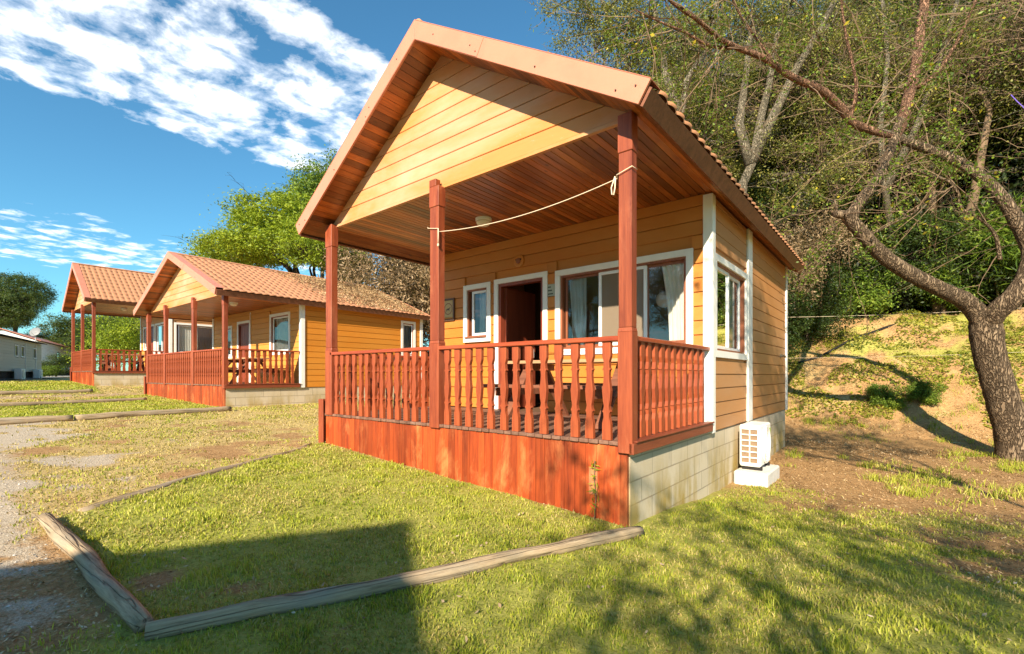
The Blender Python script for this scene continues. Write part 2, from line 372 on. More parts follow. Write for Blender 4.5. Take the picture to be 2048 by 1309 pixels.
# land-use maps (shared by the ground material and the plants growing on it)
P0, P1, P2, P3 = (-5.25,.0), (-3.5,-3.3), (-1.12,-3.2), (.1,-.05)
def inpoly(x, y, poly):
    s = np.ones_like(x, bool); n = len(poly)
    for i in range(n):
        (ax, ay), (bx, by) = poly[i], poly[(i+1) % n]
        s &= ((bx-ax)*(y-ay)-(by-ay)*(x-ax)) > 0
    return s
def landuse(x, y):
    """returns lawn, dry grass and gravel amounts (0..1); the rest is bare soil with litter"""
    x = np.asarray(x, float); y = np.asarray(y, float)
    n1 = fbm(x*.7, y*.7, 21); n2 = fbm(x*2.3, y*2.3, 33); nn = .55*n1+.45*n2
    parcel = inpoly(x, y, [P0, P1, P2, P3]).astype(float)
    lawnR = sst(-1.75, -1.0, x+.35*(y+3.2))*(1-parcel)*sst(4.2+5.0*(nn-.5), .9+3.0*(n2-.5), y-.18*x)
    behind = sst(-3.4, -3.9, y)*sst(-1.4, -.2, x)
    lawnR = np.maximum(lawnR, behind*.8)
    bank = sst(10.8, 13, y)*sst(.50, .62, nn)*.75*sst(-6, 0, x)
    strip2 = inpoly(x, y, [(-19.5,1.0),(-16.2,-3.6),(-11.35,-3.6),(-11.25,.7),(-12.4,1.1)]).astype(float)
    strip3 = inpoly(x, y, [(-30.,.4),(-28.,-5),(-21.,-5),(-21.2,.0),(-25.0,.4)]).astype(float)
    lawn = np.maximum.reduce([parcel*sst(.20, .31, nn), lawnR*sst(.34, .46, nn+.10*sst(.5,-2,y)), bank, strip2, strip3*.9])
    dry = (x < -3).astype(float)*(1-parcel)*(1-strip2)*(1-strip3)
    dry = np.maximum(dry, sst(10.2, 11.5, y)*sst(-4,0,x)*(.08+.42*sst(.42,.6,n2)))
    grav = (x<-3)*(dry>0)*sst(.30,.44,fbm(x*3.1,y*3.1,44))*np.maximum(sst(.50, .60, nn)*sst(-.9, -2.4, y+.06*(x+6)), sst(-3.25, -3.9, y+.04*x)*.9)
    grav = np.maximum(grav, sst(-1.0,-1.9,x)*sst(-3.28,-3.6,y)*sst(.36,.5,nn+.12*sst(-3.6,-4.6,y))*sst(.28,.42,fbm(x*4,y*4,45)))
    road = sst(-20.6,-20.9,x)*sst(-18.9,-19.3,x)
    grav = np.maximum(grav, sst(-19.6,-20,x)*sst(-21.2,-20.8,x)*sst(2,0,y)*.7)
    dry = dry*(1-grav*.92)*sst(.33,.47,nn+.12*sst(-4,-8,x)*0)
    return np.clip(lawn,0,1), np.clip(dry,0,1), np.clip(grav,0,1)

def axis(lo, hi, fine_lo, fine_hi, step):
    a = list(np.arange(fine_lo, fine_hi+1e-6, step)); s = step
    while a[-1] < hi: s *= 1.25; a.append(a[-1]+s)
    s = step; b = []
    t = a[0]
    while t > lo: s *= 1.25; t -= s; b.append(t)
    return np.array(b[::-1]+a)
def m_ground(name):
    m, nt, out = nt_new(name)
    v = tex_obj(nt)
    at_ = lambda n: nd(nt, 'ShaderNodeAttribute', attribute_name=n).outputs['Fac']
    nA = noise(nt, v, 14, 8, .75); nB = noise(nt, v, 1.3, 5, .6); nC = noise(nt, v, 55, 5, .7); nD = noise(nt, v, 160, 3, .6)
    soil = ramp(nt, math_(nt, 'ADD', math_(nt, 'MULTIPLY', nA, .55), math_(nt, 'MULTIPLY', nC, .5)), [(.36, (.15,.082,.036)), (.52, (.37,.215,.092)), (.66, (.53,.345,.165)), (.8, (.68,.52,.33))])
    soil = mix(nt, ramp(nt, nB, [(.45, 0.0), (.7, .6)]), soil, (.47,.28,.13))
    under = ramp(nt, math_(nt, 'ADD', math_(nt, 'MULTIPLY', nA, .5), math_(nt, 'MULTIPLY', nC, .5)), [(.33, (.10,.11,.02)), (.5, (.34,.34,.07)), (.75, (.58,.50,.18))])
    straw = ramp(nt, math_(nt, 'ADD', math_(nt, 'MULTIPLY', nA, .5), math_(nt, 'MULTIPLY', nC, .5)), [(.3, (.26,.20,.07)), (.5, (.50,.37,.15)), (.7, (.66,.50,.25))])
    grav = ramp(nt, math_(nt, 'ADD', math_(nt, 'MULTIPLY', nD, .6), math_(nt, 'MULTIPLY', nC, .4)), [(.3, (.20,.15,.10)), (.46, (.44,.36,.26)), (.64, (.66,.57,.45))])
    def sharp(f): return ramp(nt, math_(nt, 'ADD', f, math_(nt, 'MULTIPLY', math_(nt, 'SUBTRACT', math_(nt, 'MULTIPLY', math_(nt, 'ADD', nA, nC), .5), .5), 2.4)), [(.2, 0.0), (.8, 1.0)])
    c = mix(nt, sharp(at_('dry')), soil, straw)
    c = mix(nt, sharp(at_('grav')), c, grav)
    c = mix(nt, sharp(at_('lawn')), c, under)
    h = math_(nt, 'ADD', math_(nt, 'MULTIPLY', nA, .5), math_(nt, 'MULTIPLY', nC, .6))
    finish(nt, out, c, .95, h, .9, .03, .1); return m
M['ground'] = m_ground('soil_grass_gravel')
def terrain(name, X, Y, label_kind='structure'):
    xx, yy = np.meshgrid(X, Y); V = np.stack([xx.ravel(), yy.ravel(), GZ(xx, yy).ravel()], 1)
    nx, ny = len(X), len(Y); i = np.arange((ny-1)*(nx-1)); r = i//(nx-1); c = i % (nx-1); a = r*nx+c
    o = np_mesh(name, V, np.stack([a, a+1, a+nx+1, a+nx], 1), M['ground'], smooth=True)
    for n, arr in zip(('lawn', 'dry', 'grav'), landuse(V[:,0], V[:,1])):
        o.data.attributes.new(n, 'FLOAT', 'POINT').data.foreach_set('value', arr.astype(np.float32))
    return tag(o, kind='structure')
XA = axis(-400, 300, -14, 8, .11)
YA = axis(-60, 10.5, -5.5, 6, .11); YA = np.append(YA[YA < 10.4], 10.5)
YB = np.append(np.arange(10.5, 26, .25), axis(26, 500, 26, 27, .5)[1:])
ground = terrain('ground', XA, YA); hillside = terrain('hillside', axis(-400, 300, -8, 14, .22), YB)

# ------------------------------------------------------------------ cabins
BW = .185
def siding(name, mat, parent, Pm, u0, u1, w0, w1, openings=(), lim=None, bw=BW):
    """lap boards with a shadow groove; Pm(u,w,d) maps to space; lim(w)->(ua,ub) trims gable boards"""
    mb = MB(); w = w0
    prof = lambda a, b: [(a+.012, -.029), (a+.012, -.004), (a+.017, 0.0), (b, 0.0), (b, -.029)]
    while w < w1-.01:
        a, b = w, min(w+bw, w1)
        cuts = [(u0, u1)]
        for (oa, ob, pa, pb) in openings:
            if pa < b-.004 and pb > a+.004:
                new = []
                for (ca, cb) in cuts:
                    if oa > ca: new.append((ca, min(cb, oa)))
                    if ob < cb: new.append((max(ca, ob), cb))
                cuts = [c for c in new if c[1]-c[0] > .01]
        for (ca, cb) in cuts:
            vs = []
            for (ww, dd) in prof(a, b):
                ua, ub = ca, cb
                if lim: l = lim(ww); ua, ub = max(ca, l[0]), min(cb, l[1])
                if ub < ua: ua = ub = (ua+ub)/2
                vs += [Pm(ua, ww, dd), Pm(ub, ww, dd)]
            n = 5
            mb.add(vs, [tuple(range(0, 2*n, 2)), tuple(range(2*n-1, 0, -2))]+[(2*i, 2*i+1, 2*((i+1) % n)+1, 2*((i+1) % n)) for i in range(n)])
        w += bw
    # the stud wall behind
    us = sorted({u0, u1, *[o[0] for o in openings], *[o[1] for o in openings]})
    for a, b in zip(us[:-1], us[1:]):
        if b-a < .01: continue
        z = w0
        for (oa, ob, pa, pb) in sorted([o for o in openings if o[0] <= a+.001 and o[1] >= b-.001], key=lambda o: o[2]):
            if pa > z+.01: boxP(mb, Pm, a, b, z, pa, -.10, -.030)
            z = pb
        if w1 > z+.01 and not lim: boxP(mb, Pm, a, b, z, w1, -.10, -.030)
    return mb.build(name, mat, parent)
def boxP(mb, Pm, u0, u1, w0, w1, d0, d1):
    vs = [Pm(u,w,d) for d in (d0, d1) for (u, w) in ((u0,w0),(u1,w0),(u1,w1),(u0,w1))]
    return mb.add(vs, [(0,3,2,1),(4,5,6,7),(0,1,5,4),(1,2,6,5),(2,3,7,6),(3,0,4,7)])
def frameP(mb, Pm, u0, u1, w0, w1, t, d0, d1, bottom=True):
    boxP(mb, Pm, u0, u1, w1-t, w1, d0, d1); wb = w0+t if bottom else w0
    boxP(mb, Pm, u0, u0+t, wb, w1-t, d0, d1); boxP(mb, Pm, u1-t, u1, wb, w1-t, d0, d1)
    if bottom: boxP(mb, Pm, u0, u1, w0, w0+t, d0, d1)
def curtain(parent, Pm, u0, u1, w0, w1, d, amp=.03, taper=0.0, nw=9):
    nu = int(max(20, (u1-u0)/.012)); nz = 10; vs = []; ph = rnd.uniform(0, 6)
    for j in range(nz+1):
        w = w0+(w1-w0)*j/nz; k = 1 - taper*math.sin(math.pi*min(1, (1-j/nz)*1.0)*.5)
        for i in range(nu+1):
            s = i/nu; u = u1-(u1-u0)*(1-s)*k if taper > 0 else u0+(u1-u0)*s*(1+taper*math.sin(math.pi*(1-j/nz)*.5))
            vs.append(Pm(u, w, d+amp*math.sin(s*nw*6.28+ph+.4*math.sin(j))*(.6+.4*math.sin(s*17))))
    fs = [(j*(nu+1)+i, j*(nu+1)+i+1, (j+1)*(nu+1)+i+1, (j+1)*(nu+1)+i) for j in range(nz) for i in range(nu)]
    return MB().add(vs, fs).build('curtain', M['curtain'], parent, smooth=True)
def window(parent, Pm, u0, u1, w0, w1, sashes, curtains=(), trim=.09, frame='brownframe', depth=.09, sill=False):
    """trim (the part) > frame, sash, pane, curtain"""
    mb = MB(); frameP(mb, Pm, u0, u1, w0, w1, trim, -.021, .022); t = mb.build('window', M['white'], parent, bevel=.003)
    a, b, c, d = u0+trim, u1-trim, w0+trim, w1-trim
    mb = MB(); boxP(mb, Pm, a, b, d-.03, d, -depth, -.004); boxP(mb, Pm, a, b, c, c+.03, -depth, -.004)
    boxP(mb, Pm, a, a+.03, c+.03, d-.03, -depth, -.004); boxP(mb, Pm, b-.03, b, c+.03, d-.03, -depth, -.004)
    mb.build('frame', M[frame], t)
    for (sa, sb, kind) in sashes:
        q = .0 if kind != 'back' else -.028
        if kind == 'dark':
            mb = MB(); frameP(mb, Pm, sa, sb, c+.03, d-.03, .035, -.085, -.06); mb.build('sash', M['brownframe'], t); e = .035
        else:
            mb = MB(); frameP(mb, Pm, sa, sb, c+.03, d-.03, .045, -.06+q, -.03+q); mb.build('sash', M['alu'], t, bevel=.003); e = .045
        mb = MB(); boxP(mb, Pm, sa+e, sb-e, c+.03+e, d-.03-e, -.0505+q-(.024 if kind == 'dark' else 0), -.05+q-(.024 if kind == 'dark' else 0))
        V = [Pm(x, y, -.05+q-(.024 if kind == 'dark' else 0)) for x, y in ((sa+e,c+.03+e),(sb-e,c+.03+e),(sb-e,d-.03-e),(sa+e,d-.03-e))]
        MB().add(V, [(0,1,2,3)]).build('pane', M['screen'] if kind == 'screen' else M['glass'], t)
    if sill:
        mb = MB(); boxP(mb, Pm, a-.03, b+.0, c-.012, c+.012, .023, .05); mb.build('sill', M['brownframe'], t)
    for (ca, cb, tp) in curtains: curtain(t, Pm, ca, cb, c+.02, d-.01, -.125, taper=tp, nw=max(3, (cb-ca)*14))
    return t
BAL = [(0,.043),(.145,.043),(.205,.026),(.262,.031),(.283,.042),(.29,.030),(.335,.026),(.40,.030),(.50,.043),(.60,.034),(.655,.025),(.69,.031),(.712,.042),(.722,.031),(.77,.029),(.835,.043),(1,.043)]
BALMESH = {}
def baluster(parent, kind, x, y, z0, z1, side=False):
    h = round(z1-z0, 3); key = (h, side)
    if key not in BALMESH:
        R = [(w, z1-z0-t*h) for t, w in BAL]; poly = R+[(-w, z) for w, z in R[::-1]]
        mb = MB(); n = len(R)
        # quads row by row so the concave outline stays clean
        vs = []; fs = []
        for (w, z) in R:
            for yy in (-.02, .02): vs += [(-w, yy, z), (w, yy, z)]
        for i in range(n-1):
            a = 4*i; b = a+4
            fs += [(a, a+1, b+1, b), (a+3, a+2, b+2, b+3), (a+1, a+3, b+3, b+1), (a+2, a, b, b+2)]
        fs += [(0, 2, 3, 1), (4*n-4, 4*n-3, 4*n-1, 4*n-2)]
        if side: vs = [(p[1], p[0], p[2]) for p in vs]
        BALMESH[key] = MB().add(vs, fs).build('baluster', M['bal'], parent).data
        o = [c for c in parent.children if c.data == BALMESH[key]][0]
    else:
        o = link('baluster', BALMESH[key], None, parent)
    o.location = (x, y, z0); o.rotation_euler.z = rnd.uniform(-.03, .03); return o

def tile_sheet(parent, L, S, y0, org, dvec, nvec, p=.2, row=.34):
    """pressed tile sheet: rounded waves across, a step at every row; org = point on the ridge at y=0"""
    nw = int(round(L/p)); k = 8; ns = nw*k+1; s = np.linspace(0, L, ns)
    nr = int(math.ceil(S/row)); row = S/nr
    dd = []; hh = []
    for r in range(nr):
        for f, h in ((0, 0.0), (.5, .012), (.97, .024), (1.0, .026)):
            dd.append((r+f)*row + (.0005 if f == 0 and r else 0)); hh.append(h)
    dd.append(S+.002); hh.append(0.0)
    wave = np.sqrt(np.abs(np.sin(np.pi*s/p)))
    D = np.array(dd)[:,None]+ (.035*(wave-.5))[None,:]; H = np.array(hh)[:,None]+(.024*wave)[None,:]
    Y = np.broadcast_to((y0+s)[None,:], D.shape)
    d = np.array(dvec); n = np.array(nvec); o = np.array(org)
    V = o + D[...,None]*d + H[...,None]*n; V[...,1] = Y + o[1]
    nj, ni = D.shape; i = np.arange((nj-1)*(ni-1)); r = i//(ni-1); c = i % (ni-1); a = r*ni+c
    return np_mesh('roof_tiles', V.reshape(-1,3), np.stack([a, a+1, a+ni+1, a+ni], 1), M['tile'], parent)

def cabin(name, label, loc, rz, W, D, L, m, ze, posts, rail, wallmat, sidemat, group, back=.15, wz=2.88, zs=-.14, front=None, side=None, detail=True, gridpos=None, balspace=.176, bal=None, deck_dx=.0, gz_=-.5):
    root = empty(name, loc, rz, label=label, cat='cabin', group=group)
    xc = -W/2; half = W/2+.22; zpb = ze+m*half; th = math.atan(m); ct, st = math.cos(th), math.sin(th)
    PF = lambda u, w, d: (u, D-d, w)                       # front wall
    PR = lambda u, w, d: (d, u, w)                         # right wall
    PL = lambda u, w, d: (-W-d, u, w)
    PB = lambda u, w, d: (u, L+d, w)
    PG = lambda u, w, d: (u, .07-d, w)                     # gable
    # foundation, skirting, deck
    mb = MB(); mb.box(-.09, -.022, .03, D+.0, -1.4, -.04); mb.box(-.09, -.022, D+.0, L+.02, -1.4, zs); mb.box(-W-.02, -W+.05, .03, L, -1.4, zs); mb.box(-W+.05, -.09, L-.06, L+.01, -1.4, zs)
    mb.build('foundation', M['block'], root)
    mb = MB(); x = -W-.06; 
    while x < -.035:
        x2 = min(x+.118, -.032); mb.box(x, x2-.003, rnd.uniform(-.006, -.002), .028, -1.35, -.045); x += .118
    mb.build('skirting', M['skirt'], root)
    mb = MB(); x = -W-.02
    while x < -.03:
        e = rnd.uniform(-.035, -.02); mb.box(x, min(x+.098, 0), e, D-.025, -.04, rnd.uniform(-.003, .0)); x += .105
    mb.build('deck', M['deck'], root, bevel=.006)
    mb = MB(); mb.box(.0, .045, -.045, D-.06, -.105, -.005); mb.box(-.03, .06, .0, D-.05, -.004, .014); mb.build('deck_beam', M['beam'], root, bevel=.005)
    # posts
    for i, (a, b, zt) in enumerate(posts):
        mb = MB(); zb = -.05 if 0 < i < len(posts)-1 else (-.10 if i else -.02)
        y0 = -.045; y1 = .075
        mb.box(a, b, y0, y1, zb, .985); c = .007
        mb.add([(a+c,y0+c,1.02),(b-c,y0+c,1.02),(b-c,y1-c,1.02),(a+c,y1-c,1.02),(a,y0,.985),(b,y0,.985),(b,y1,.985),(a,y1,.985)], [(4,5,1,0),(5,6,2,1),(6,7,3,2),(7,4,0,3)])
        mb.box(a+c, b-c, y0+c, y1-c, 1.02, zt-.34)
        mb.box(a, b, y0, y1, zt-.34, zt-.09 if 0 < i < len(posts)-1 else zt)
        if 0 < i < len(posts)-1: mb.box(a, b-.05, y0, .035, zt-.09, zt)
        mb.build('porch_post', M['post'], root, bevel=.005)
    mb = MB(); mb.box(-W-.14, -W-.01, -.07, -.047, -1.3, .22); mb.box(-W-.14, -W-.065, -.045, .06, -1.3, .22); mb.build('stub_post', M['post'], root, bevel=.004)
    # railings
    for i in range(len(posts)-1):
        a, b = posts[i][1], posts[i+1][0]
        mb = MB(); mb.box(a-(.04 if i == 0 else 0), b, -.045, .045, rail-.045, rail); r = mb.build('railing', M['rail'], root, bevel=.006)
        xs = bal[i] if bal else list(np.arange(a+.10, b-.05, balspace))
        for x in xs: baluster(r, 'front', x+rnd.uniform(-.006,.006), 0.0, .002, rail-.048)
    mb = MB(); mb.box(-.085, .0, .08, D-.03, rail-.04, rail+.003); r = mb.build('railing', M['rail'], root, bevel=.006)
    for y in (bal[-1] if bal else np.arange(.24, D-.1, balspace*1.0)): baluster(r, 'side', -.042, y, .016, rail-.042, True)
    mb = MB(); mb.box(-W-.01, -W+.075, .08, D-.03, rail-.04, rail); r = mb.build('railing', M['rail'], root, bevel=.006)
    for y in np.arange(.24, D-.1, balspace): baluster(r, 'side', -W+.033, y, .002, rail-.042, True)
    # walls
    fo = front['open'] if front else []; so = side['open'] if side else []
    siding('wall', M[wallmat], root, PF, -W, -.0, 0.0, wz+.043, fo)
    siding('wall', M[sidemat], root, PR, D+.022, L, zs, wz+.02, so)
    siding('wall', M[sidemat], root, PL, D+.022, L, zs, wz+.02)
    siding('wall', M[sidemat], root, PB, -W, 0, zs, wz+.02)
    lim = lambda w: (xc-(zpb+.05-w)/m, xc+(zpb+.05-w)/m)
    g = siding('gable', M['gable'], root, PG, -W-.02, .0, wz+.055, zpb+.03, lim=lim)
    mb = MB(); lo = lim(wz+.02)
    mb.prism([(-W-.02, wz+.02), (-.0, wz+.02), (-.0, wz+.0545), (-W-.02, wz+.0545)], .045, .09); 
    mb.prism([(-W+.0, wz+.06), (-.02, wz+.06), (xc, zpb+.0)], .092, .12)
    mb.build('gable_sill', M['gable'], root)
    mb = MB(); mb.prism([(-W, wz+.06), (-.0, wz+.06), (xc, zpb+.0)], L-.05, L+.01); mb.build('rear_gable', M[wallmat], root)
    # corner boards
    for (x0, x1, y0, y1) in ((-.09, .03, D-.03, D-.0), (.001, .03, D+.001, D+.10), (-W-.03, -W+.09, D-.03, D), (-W-.03, -W-.001, D+.001, D+.10), (.001, .028, L-.11, L+.02)):
        mb = MB(); mb.box(x0, x1, y0, y1, zs+.0, wz+.02); mb.build('corner_board', M['white'], root, bevel=.003)
    # ceiling + interior
    mb = MB(); x = -W+.0
    while x < .02:
        mb.box(x, min(x+.083, .03), .09, D-.001, wz+.045, wz+.075); x += .0905
    mb.build('ceiling', M['ceil'], root, bevel=.003)
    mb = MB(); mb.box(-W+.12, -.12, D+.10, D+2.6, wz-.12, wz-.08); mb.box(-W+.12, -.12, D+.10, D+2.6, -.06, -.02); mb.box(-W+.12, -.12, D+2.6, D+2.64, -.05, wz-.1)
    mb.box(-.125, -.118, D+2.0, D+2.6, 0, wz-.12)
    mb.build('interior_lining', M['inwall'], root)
    # roof: boarded underside, tiles, ridge, fascia, eaves
    y0, y1 = -.318, L+back
    mb = MB(); off = .022
    for sgn in (1, -1):
        S = (half-.01)/ct; k = 0; s = 0.0
        while s < S:
            s2 = min(s+.098, S)
            def q(a, h): return (xc+sgn*(a*ct+h*st), zpb+off/ct-a*st+h*ct)
            a1 = max(s, .0); b1 = s2-.003
            mb.prism([q(a1, 0), q(b1, 0), q(b1, .05), q(a1, .05)], y0, y1); s += .0995
    roof = mb.build('roof', M['ceil'], root)
    for sgn in (1, -1):
        d = (sgn*ct, 0, -st); n = (sgn*st, 0, ct)
        S = half/ct + .10
        tile_sheet(roof, L+back-.02+.02+.14, S, 0, (xc+sgn*.0*st, -.16, zpb+off/ct+.135/ct), d, n)
        # roof deck under the tiles
        q = lambda a, h: (xc+sgn*(a*ct+h*st), zpb+off/ct-a*st+h*ct)
        mb = MB(); mb.prism([q(0, .055), q(S-.09, .055), q(S-.09, .125), q(0, .125)], y0, y1-.005); mb.build('roof_deck', M['beam'], roof)
        e = q(S-.085, 0)
        mb = MB(); mb.prism([q(S-.088, -.02), q(S-.06, -.02), q(S-.06, .128), q(S-.088, .128)], y0+.01, y1); mb.build('eave_board', M['table'], roof)
    zt = zpb+off/ct+.135/ct
    for yb, ye, nm in ((-.345, -.319, 'fascia_board'), (y1+.001, y1+.026, 'fascia_board')):
        for sgn in (1, -1):
            hh = .195
            p = [(xc, zpb), (xc+sgn*half, ze), (xc+sgn*(half+hh*st), ze+hh*ct), (xc, zpb+hh/ct)]
            mb = MB(); mb.prism(p, yb, ye)
            if yb < 0:
                t2 = [(xc, zpb+hh/ct+.001), (xc+sgn*(half+hh*st), ze+hh*ct+.001), (xc+sgn*(half+hh*st), ze+hh*ct+.008), (xc, zpb+hh/ct+.009)]
                mb.prism(t2, yb-.002, -.13)
                if detail:  # overlap joint of two sheets
                    j0, j1 = .36, .37
                    f = lambda t, h: (xc+sgn*(t*half+h*st), zpb-t*half*m+h*ct)
                    mb.prism([f(.0,.004), f(j0,.004), f(j0,hh-.004), (xc, zpb+hh/ct-.004)], yb-.005, yb-.0005)
            fb = mb.build(nm, M['metal'], root, bevel=.003)
            if yb < 0 and detail:
                for t, h in ((.10,.10), (.31,.09),(.345,.05),(.62,.06),(.92,.05),(.97,.12)):
                    c = (xc+sgn*(t*half+h*st), yb-.005, zpb-t*half*m+h*ct)
                    MB().lathe([(.002,-.006),(.007,-.005),(.008,.0),(.008,.004)], 8, c, 'y').build('screw', M['screw'], fb)
    mb = MB(); cap = []
    for k in range(9):
        a = math.pi*(k/8); cap.append((xc+.095*math.cos(a), zt+.055*math.sin(a)-.0))
    mb.prism(cap, -.33, y1); mb.build('ridge_cap', M['tile'], roof, bevel=.0)
    return root, PF, PR

# --- the near cabin
GROUP = 'red porched holiday cabins in a row'
W1, D1, L1 = 5.12, 2.33, 7.62
main, PF, PR = cabin('cabin', 'large ochre cabin nearest the camera, fully in view, with air conditioner outside', (0,0,0), 0, W1, D1, L1, .636, 2.77,
    [(-5.1,-4.92,2.93), (-2.65,-2.48,3.0), (-.11,.03,2.92)], .95, 'sid', 'sids', GROUP,
    front={'open': [(-4.40,-3.76,1.22,2.24), (-3.64,-2.54,0.0,2.255), (-2.35,-.24,.93,2.23)]},
    side={'open': [(2.46,4.14,.85,2.16)]},
    bal=[[-4.83,-4.67,-4.51,-4.35,-4.18,-4.02,-3.85,-3.67,-3.50,-3.33,-3.14,-2.97,-2.79], [-2.36,-2.19,-2.01,-1.84,-1.66,-1.47,-1.30,-1.13,-.95,-.77,-.58,-.41,-.23], [.31,.46,.63,.80,.96,1.13,1.32,1.50,1.70,1.90,2.10]])
window(main, PF, -4.42, -3.745, 1.20, 2.255, [(-4.24,-3.845,'w')], [(-4.12,-3.85,.0)], sill=True)
window(main, PF, -2.37, -.22, .91, 2.25, [(-2.22,-1.60,'dark'), (-1.62,-.87,'screen'), (-.89,-.33,'dark')], [(-2.20,-1.88,.2), (-.70,-.34,.3)])
window(main, PR, 2.44, 4.16, .83, 2.18, [(2.58,3.30,'w'), (3.26,4.02,'back')], [(2.62,3.2,.0), (3.35,3.95,.0)], depth=.15)
def door(parent, P, a, b, top, openleaf=True, leafmat='doorw'):
    mb = MB(); boxP(mb, P, a, b, top-.085, top, -.021, .022); boxP(mb, P, a, a+.09, 0, top-.085, -.021, .022); boxP(mb, P, b-.09, b, 0, top-.085, -.021, .022)
    t = mb.build('door_surround', M['white'], parent, bevel=.003)
    c, d, z = a+.09, b-.09, top-.085
    mb = MB(); boxP(mb, P, c, d, z-.05, z, -.11, -.005); boxP(mb, P, c, c+.05, 0.003, z-.05, -.11, -.005); boxP(mb, P, d-.05, d, 0.003, z-.05, -.11, -.005)
    mb.build('door_frame', M['doorw'], t)
    mb = MB()
    if openleaf: boxP(mb, P, c+.055, c+.10, .01, z-.055, -.95, -.115); lf = mb.build('door', M['doorw'], t); hp = (c+.13, 1.0, -.85)
    else:
        boxP(mb, P, c+.05, d-.05, .01, z-.055, -.085, -.05)
        for k in range(5): u = c+.07+(d-c-.14)*k/5; boxP(mb, P, u+.008, u+(d-c-.14)/5-.008, .12, z-.16, -.0499, -.04)
        lf = mb.build('door', M[leafmat], t); hp = (d-.11, 1.0, -.03)
    mb = MB(); boxP(mb, P, hp[0]-.015, hp[0]+.015, hp[1]-.08, hp[1]+.08, hp[2]-.004, hp[2]+.004); boxP(mb, P, hp[0]-.1, hp[0]+.01, hp[1]+.0, hp[1]+.018, hp[2]+.03, hp[2]+.045)
    boxP(mb, P, hp[0]-.008, hp[0]+.008, hp[1], hp[1]+.018, hp[2]+.0041, hp[2]+.0299); mb.build('handle', M['acgrille'], lf)
    return t
door(main, PF, -3.66, -2.52, 2.272)
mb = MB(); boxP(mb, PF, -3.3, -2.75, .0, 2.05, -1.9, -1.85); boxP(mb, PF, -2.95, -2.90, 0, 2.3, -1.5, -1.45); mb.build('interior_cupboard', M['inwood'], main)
mb = MB(); mb.box(.001, .032, 4.165, 4.43, -.13, 2.9); mb.build('batten', M['white'], main, bevel=.003)
mb = MB(); mb.box(.001, .03, 6.90, 7.0, .96, 1.02); mb.tube([(.03,6.95,.99),(.08,6.95,.99),(.1,6.95,.95)], .02, 8); mb.build('wall_bracket', M['barkpale'], main)
# bare reddish patch where a skirting board was replaced
mb = MB(); mb.box(-.42, -.33, -.012, -.0065, -.52, -.265); mb.build('skirting_patch', wood('pale_patch_board', (.42,.12,.05), (.55,.22,.10), 'z', .6, .05), main)

# --- cabins further along the row
def cabin2():
    W, D, L = 6.87, 2.15, 7.0
    r, pf, pr_ = cabin('cabin', 'middle orange cabin with four porch posts and leaf litter on its tiled roof', (-12.36,1.105,.335), R_(1.1), W, D, L, .412, 2.40,
        [(-6.82,-6.66,2.50), (-4.95,-4.79,2.62), (-2.40,-2.24,2.62), (-.12,.02,2.52)], 1.0, 'sid2', 'sid2s', GROUP, wz=2.49, zs=-.12, balspace=.165,
        front={'open': [(-5.95,-5.1,.9,2.1), (-4.6,-3.55,0,2.2), (-2.05,-.72,.95,2.27)]}, side={'open': [(6.0,6.65,.95,2.28)]})
    window(r, pf, -5.97, -5.08, .88, 2.12, [(-5.86,-5.2,'w')], [(-5.8,-5.4,.0)])
    door(r, pf, -4.62, -3.53, 2.22, False)
    window(r, pf, -2.07, -.70, .93, 2.29, [(-1.93,-.82,'w')], [(-1.85,-.9,.0)])
    window(r, pr_, 5.98, 6.67, .93, 2.30, [(6.1,6.56,'w')], [(6.1,6.5,.0)])
    mb = MB(); mb.box(-3.52, -3.49, D-.03, D-.002, 0.0, 2.48); mb.build('wall_pipe', M['white'], r)
    return r
def cabin3():
    W, D, L = 4.93, 2.75, 7.6
    r, pf, pr_ = cabin('cabin', 'farthest and smallest cabin in the row, with steep scalloped tiled roof', (-25.02,.435,.783), 0, W, D, L, .675, 2.94,
        [(-4.9,-4.72,3.05), (-2.55,-2.39,3.1), (-.12,.03,3.05)], .95, 'sid2', 'sids', GROUP, wz=3.0, zs=-.14, balspace=.2,
        front={'open': [(-4.35,-3.5,1.15,2.35), (-3.4,-2.45,0,2.4), (-2.3,-.45,.85,2.4)]}, side={'open': [(2.95,4.85,.82,2.33)]})
    window(r, pf, -4.37, -3.48, 1.13, 2.37, [(-4.25,-3.6,'w')], [(-4.2,-3.7,.0)])
    door(r, pf, -3.42, -2.43, 2.42, False)
    window(r, pf, -2.32, -.43, .83, 2.42, [(-2.2,-1.35,'w'), (-1.4,-.55,'back')], [(-2.1,-1.7,.0)])
    window(r, pr_, 2.93, 4.87, .80, 2.35, [(3.1,3.9,'w'), (3.86,4.7,'back')], [(3.15,4.65,.0)])
    return r
c2 = cabin2(); c3 = cabin3()
# the cabin across the lane, behind the camera: its gable throws the long shadow on the lawn
cb = copy_tree(main, None, skip=('railing','window','door_surround','screw','interior_cupboard','curtain','wall_bracket','skirting_patch'))
cb.location = (-.62, -11.45, 0); cb.rotation_euler.z = math.pi
cb['label'] = 'cabin across the lane behind the camera that shades the front lawn'

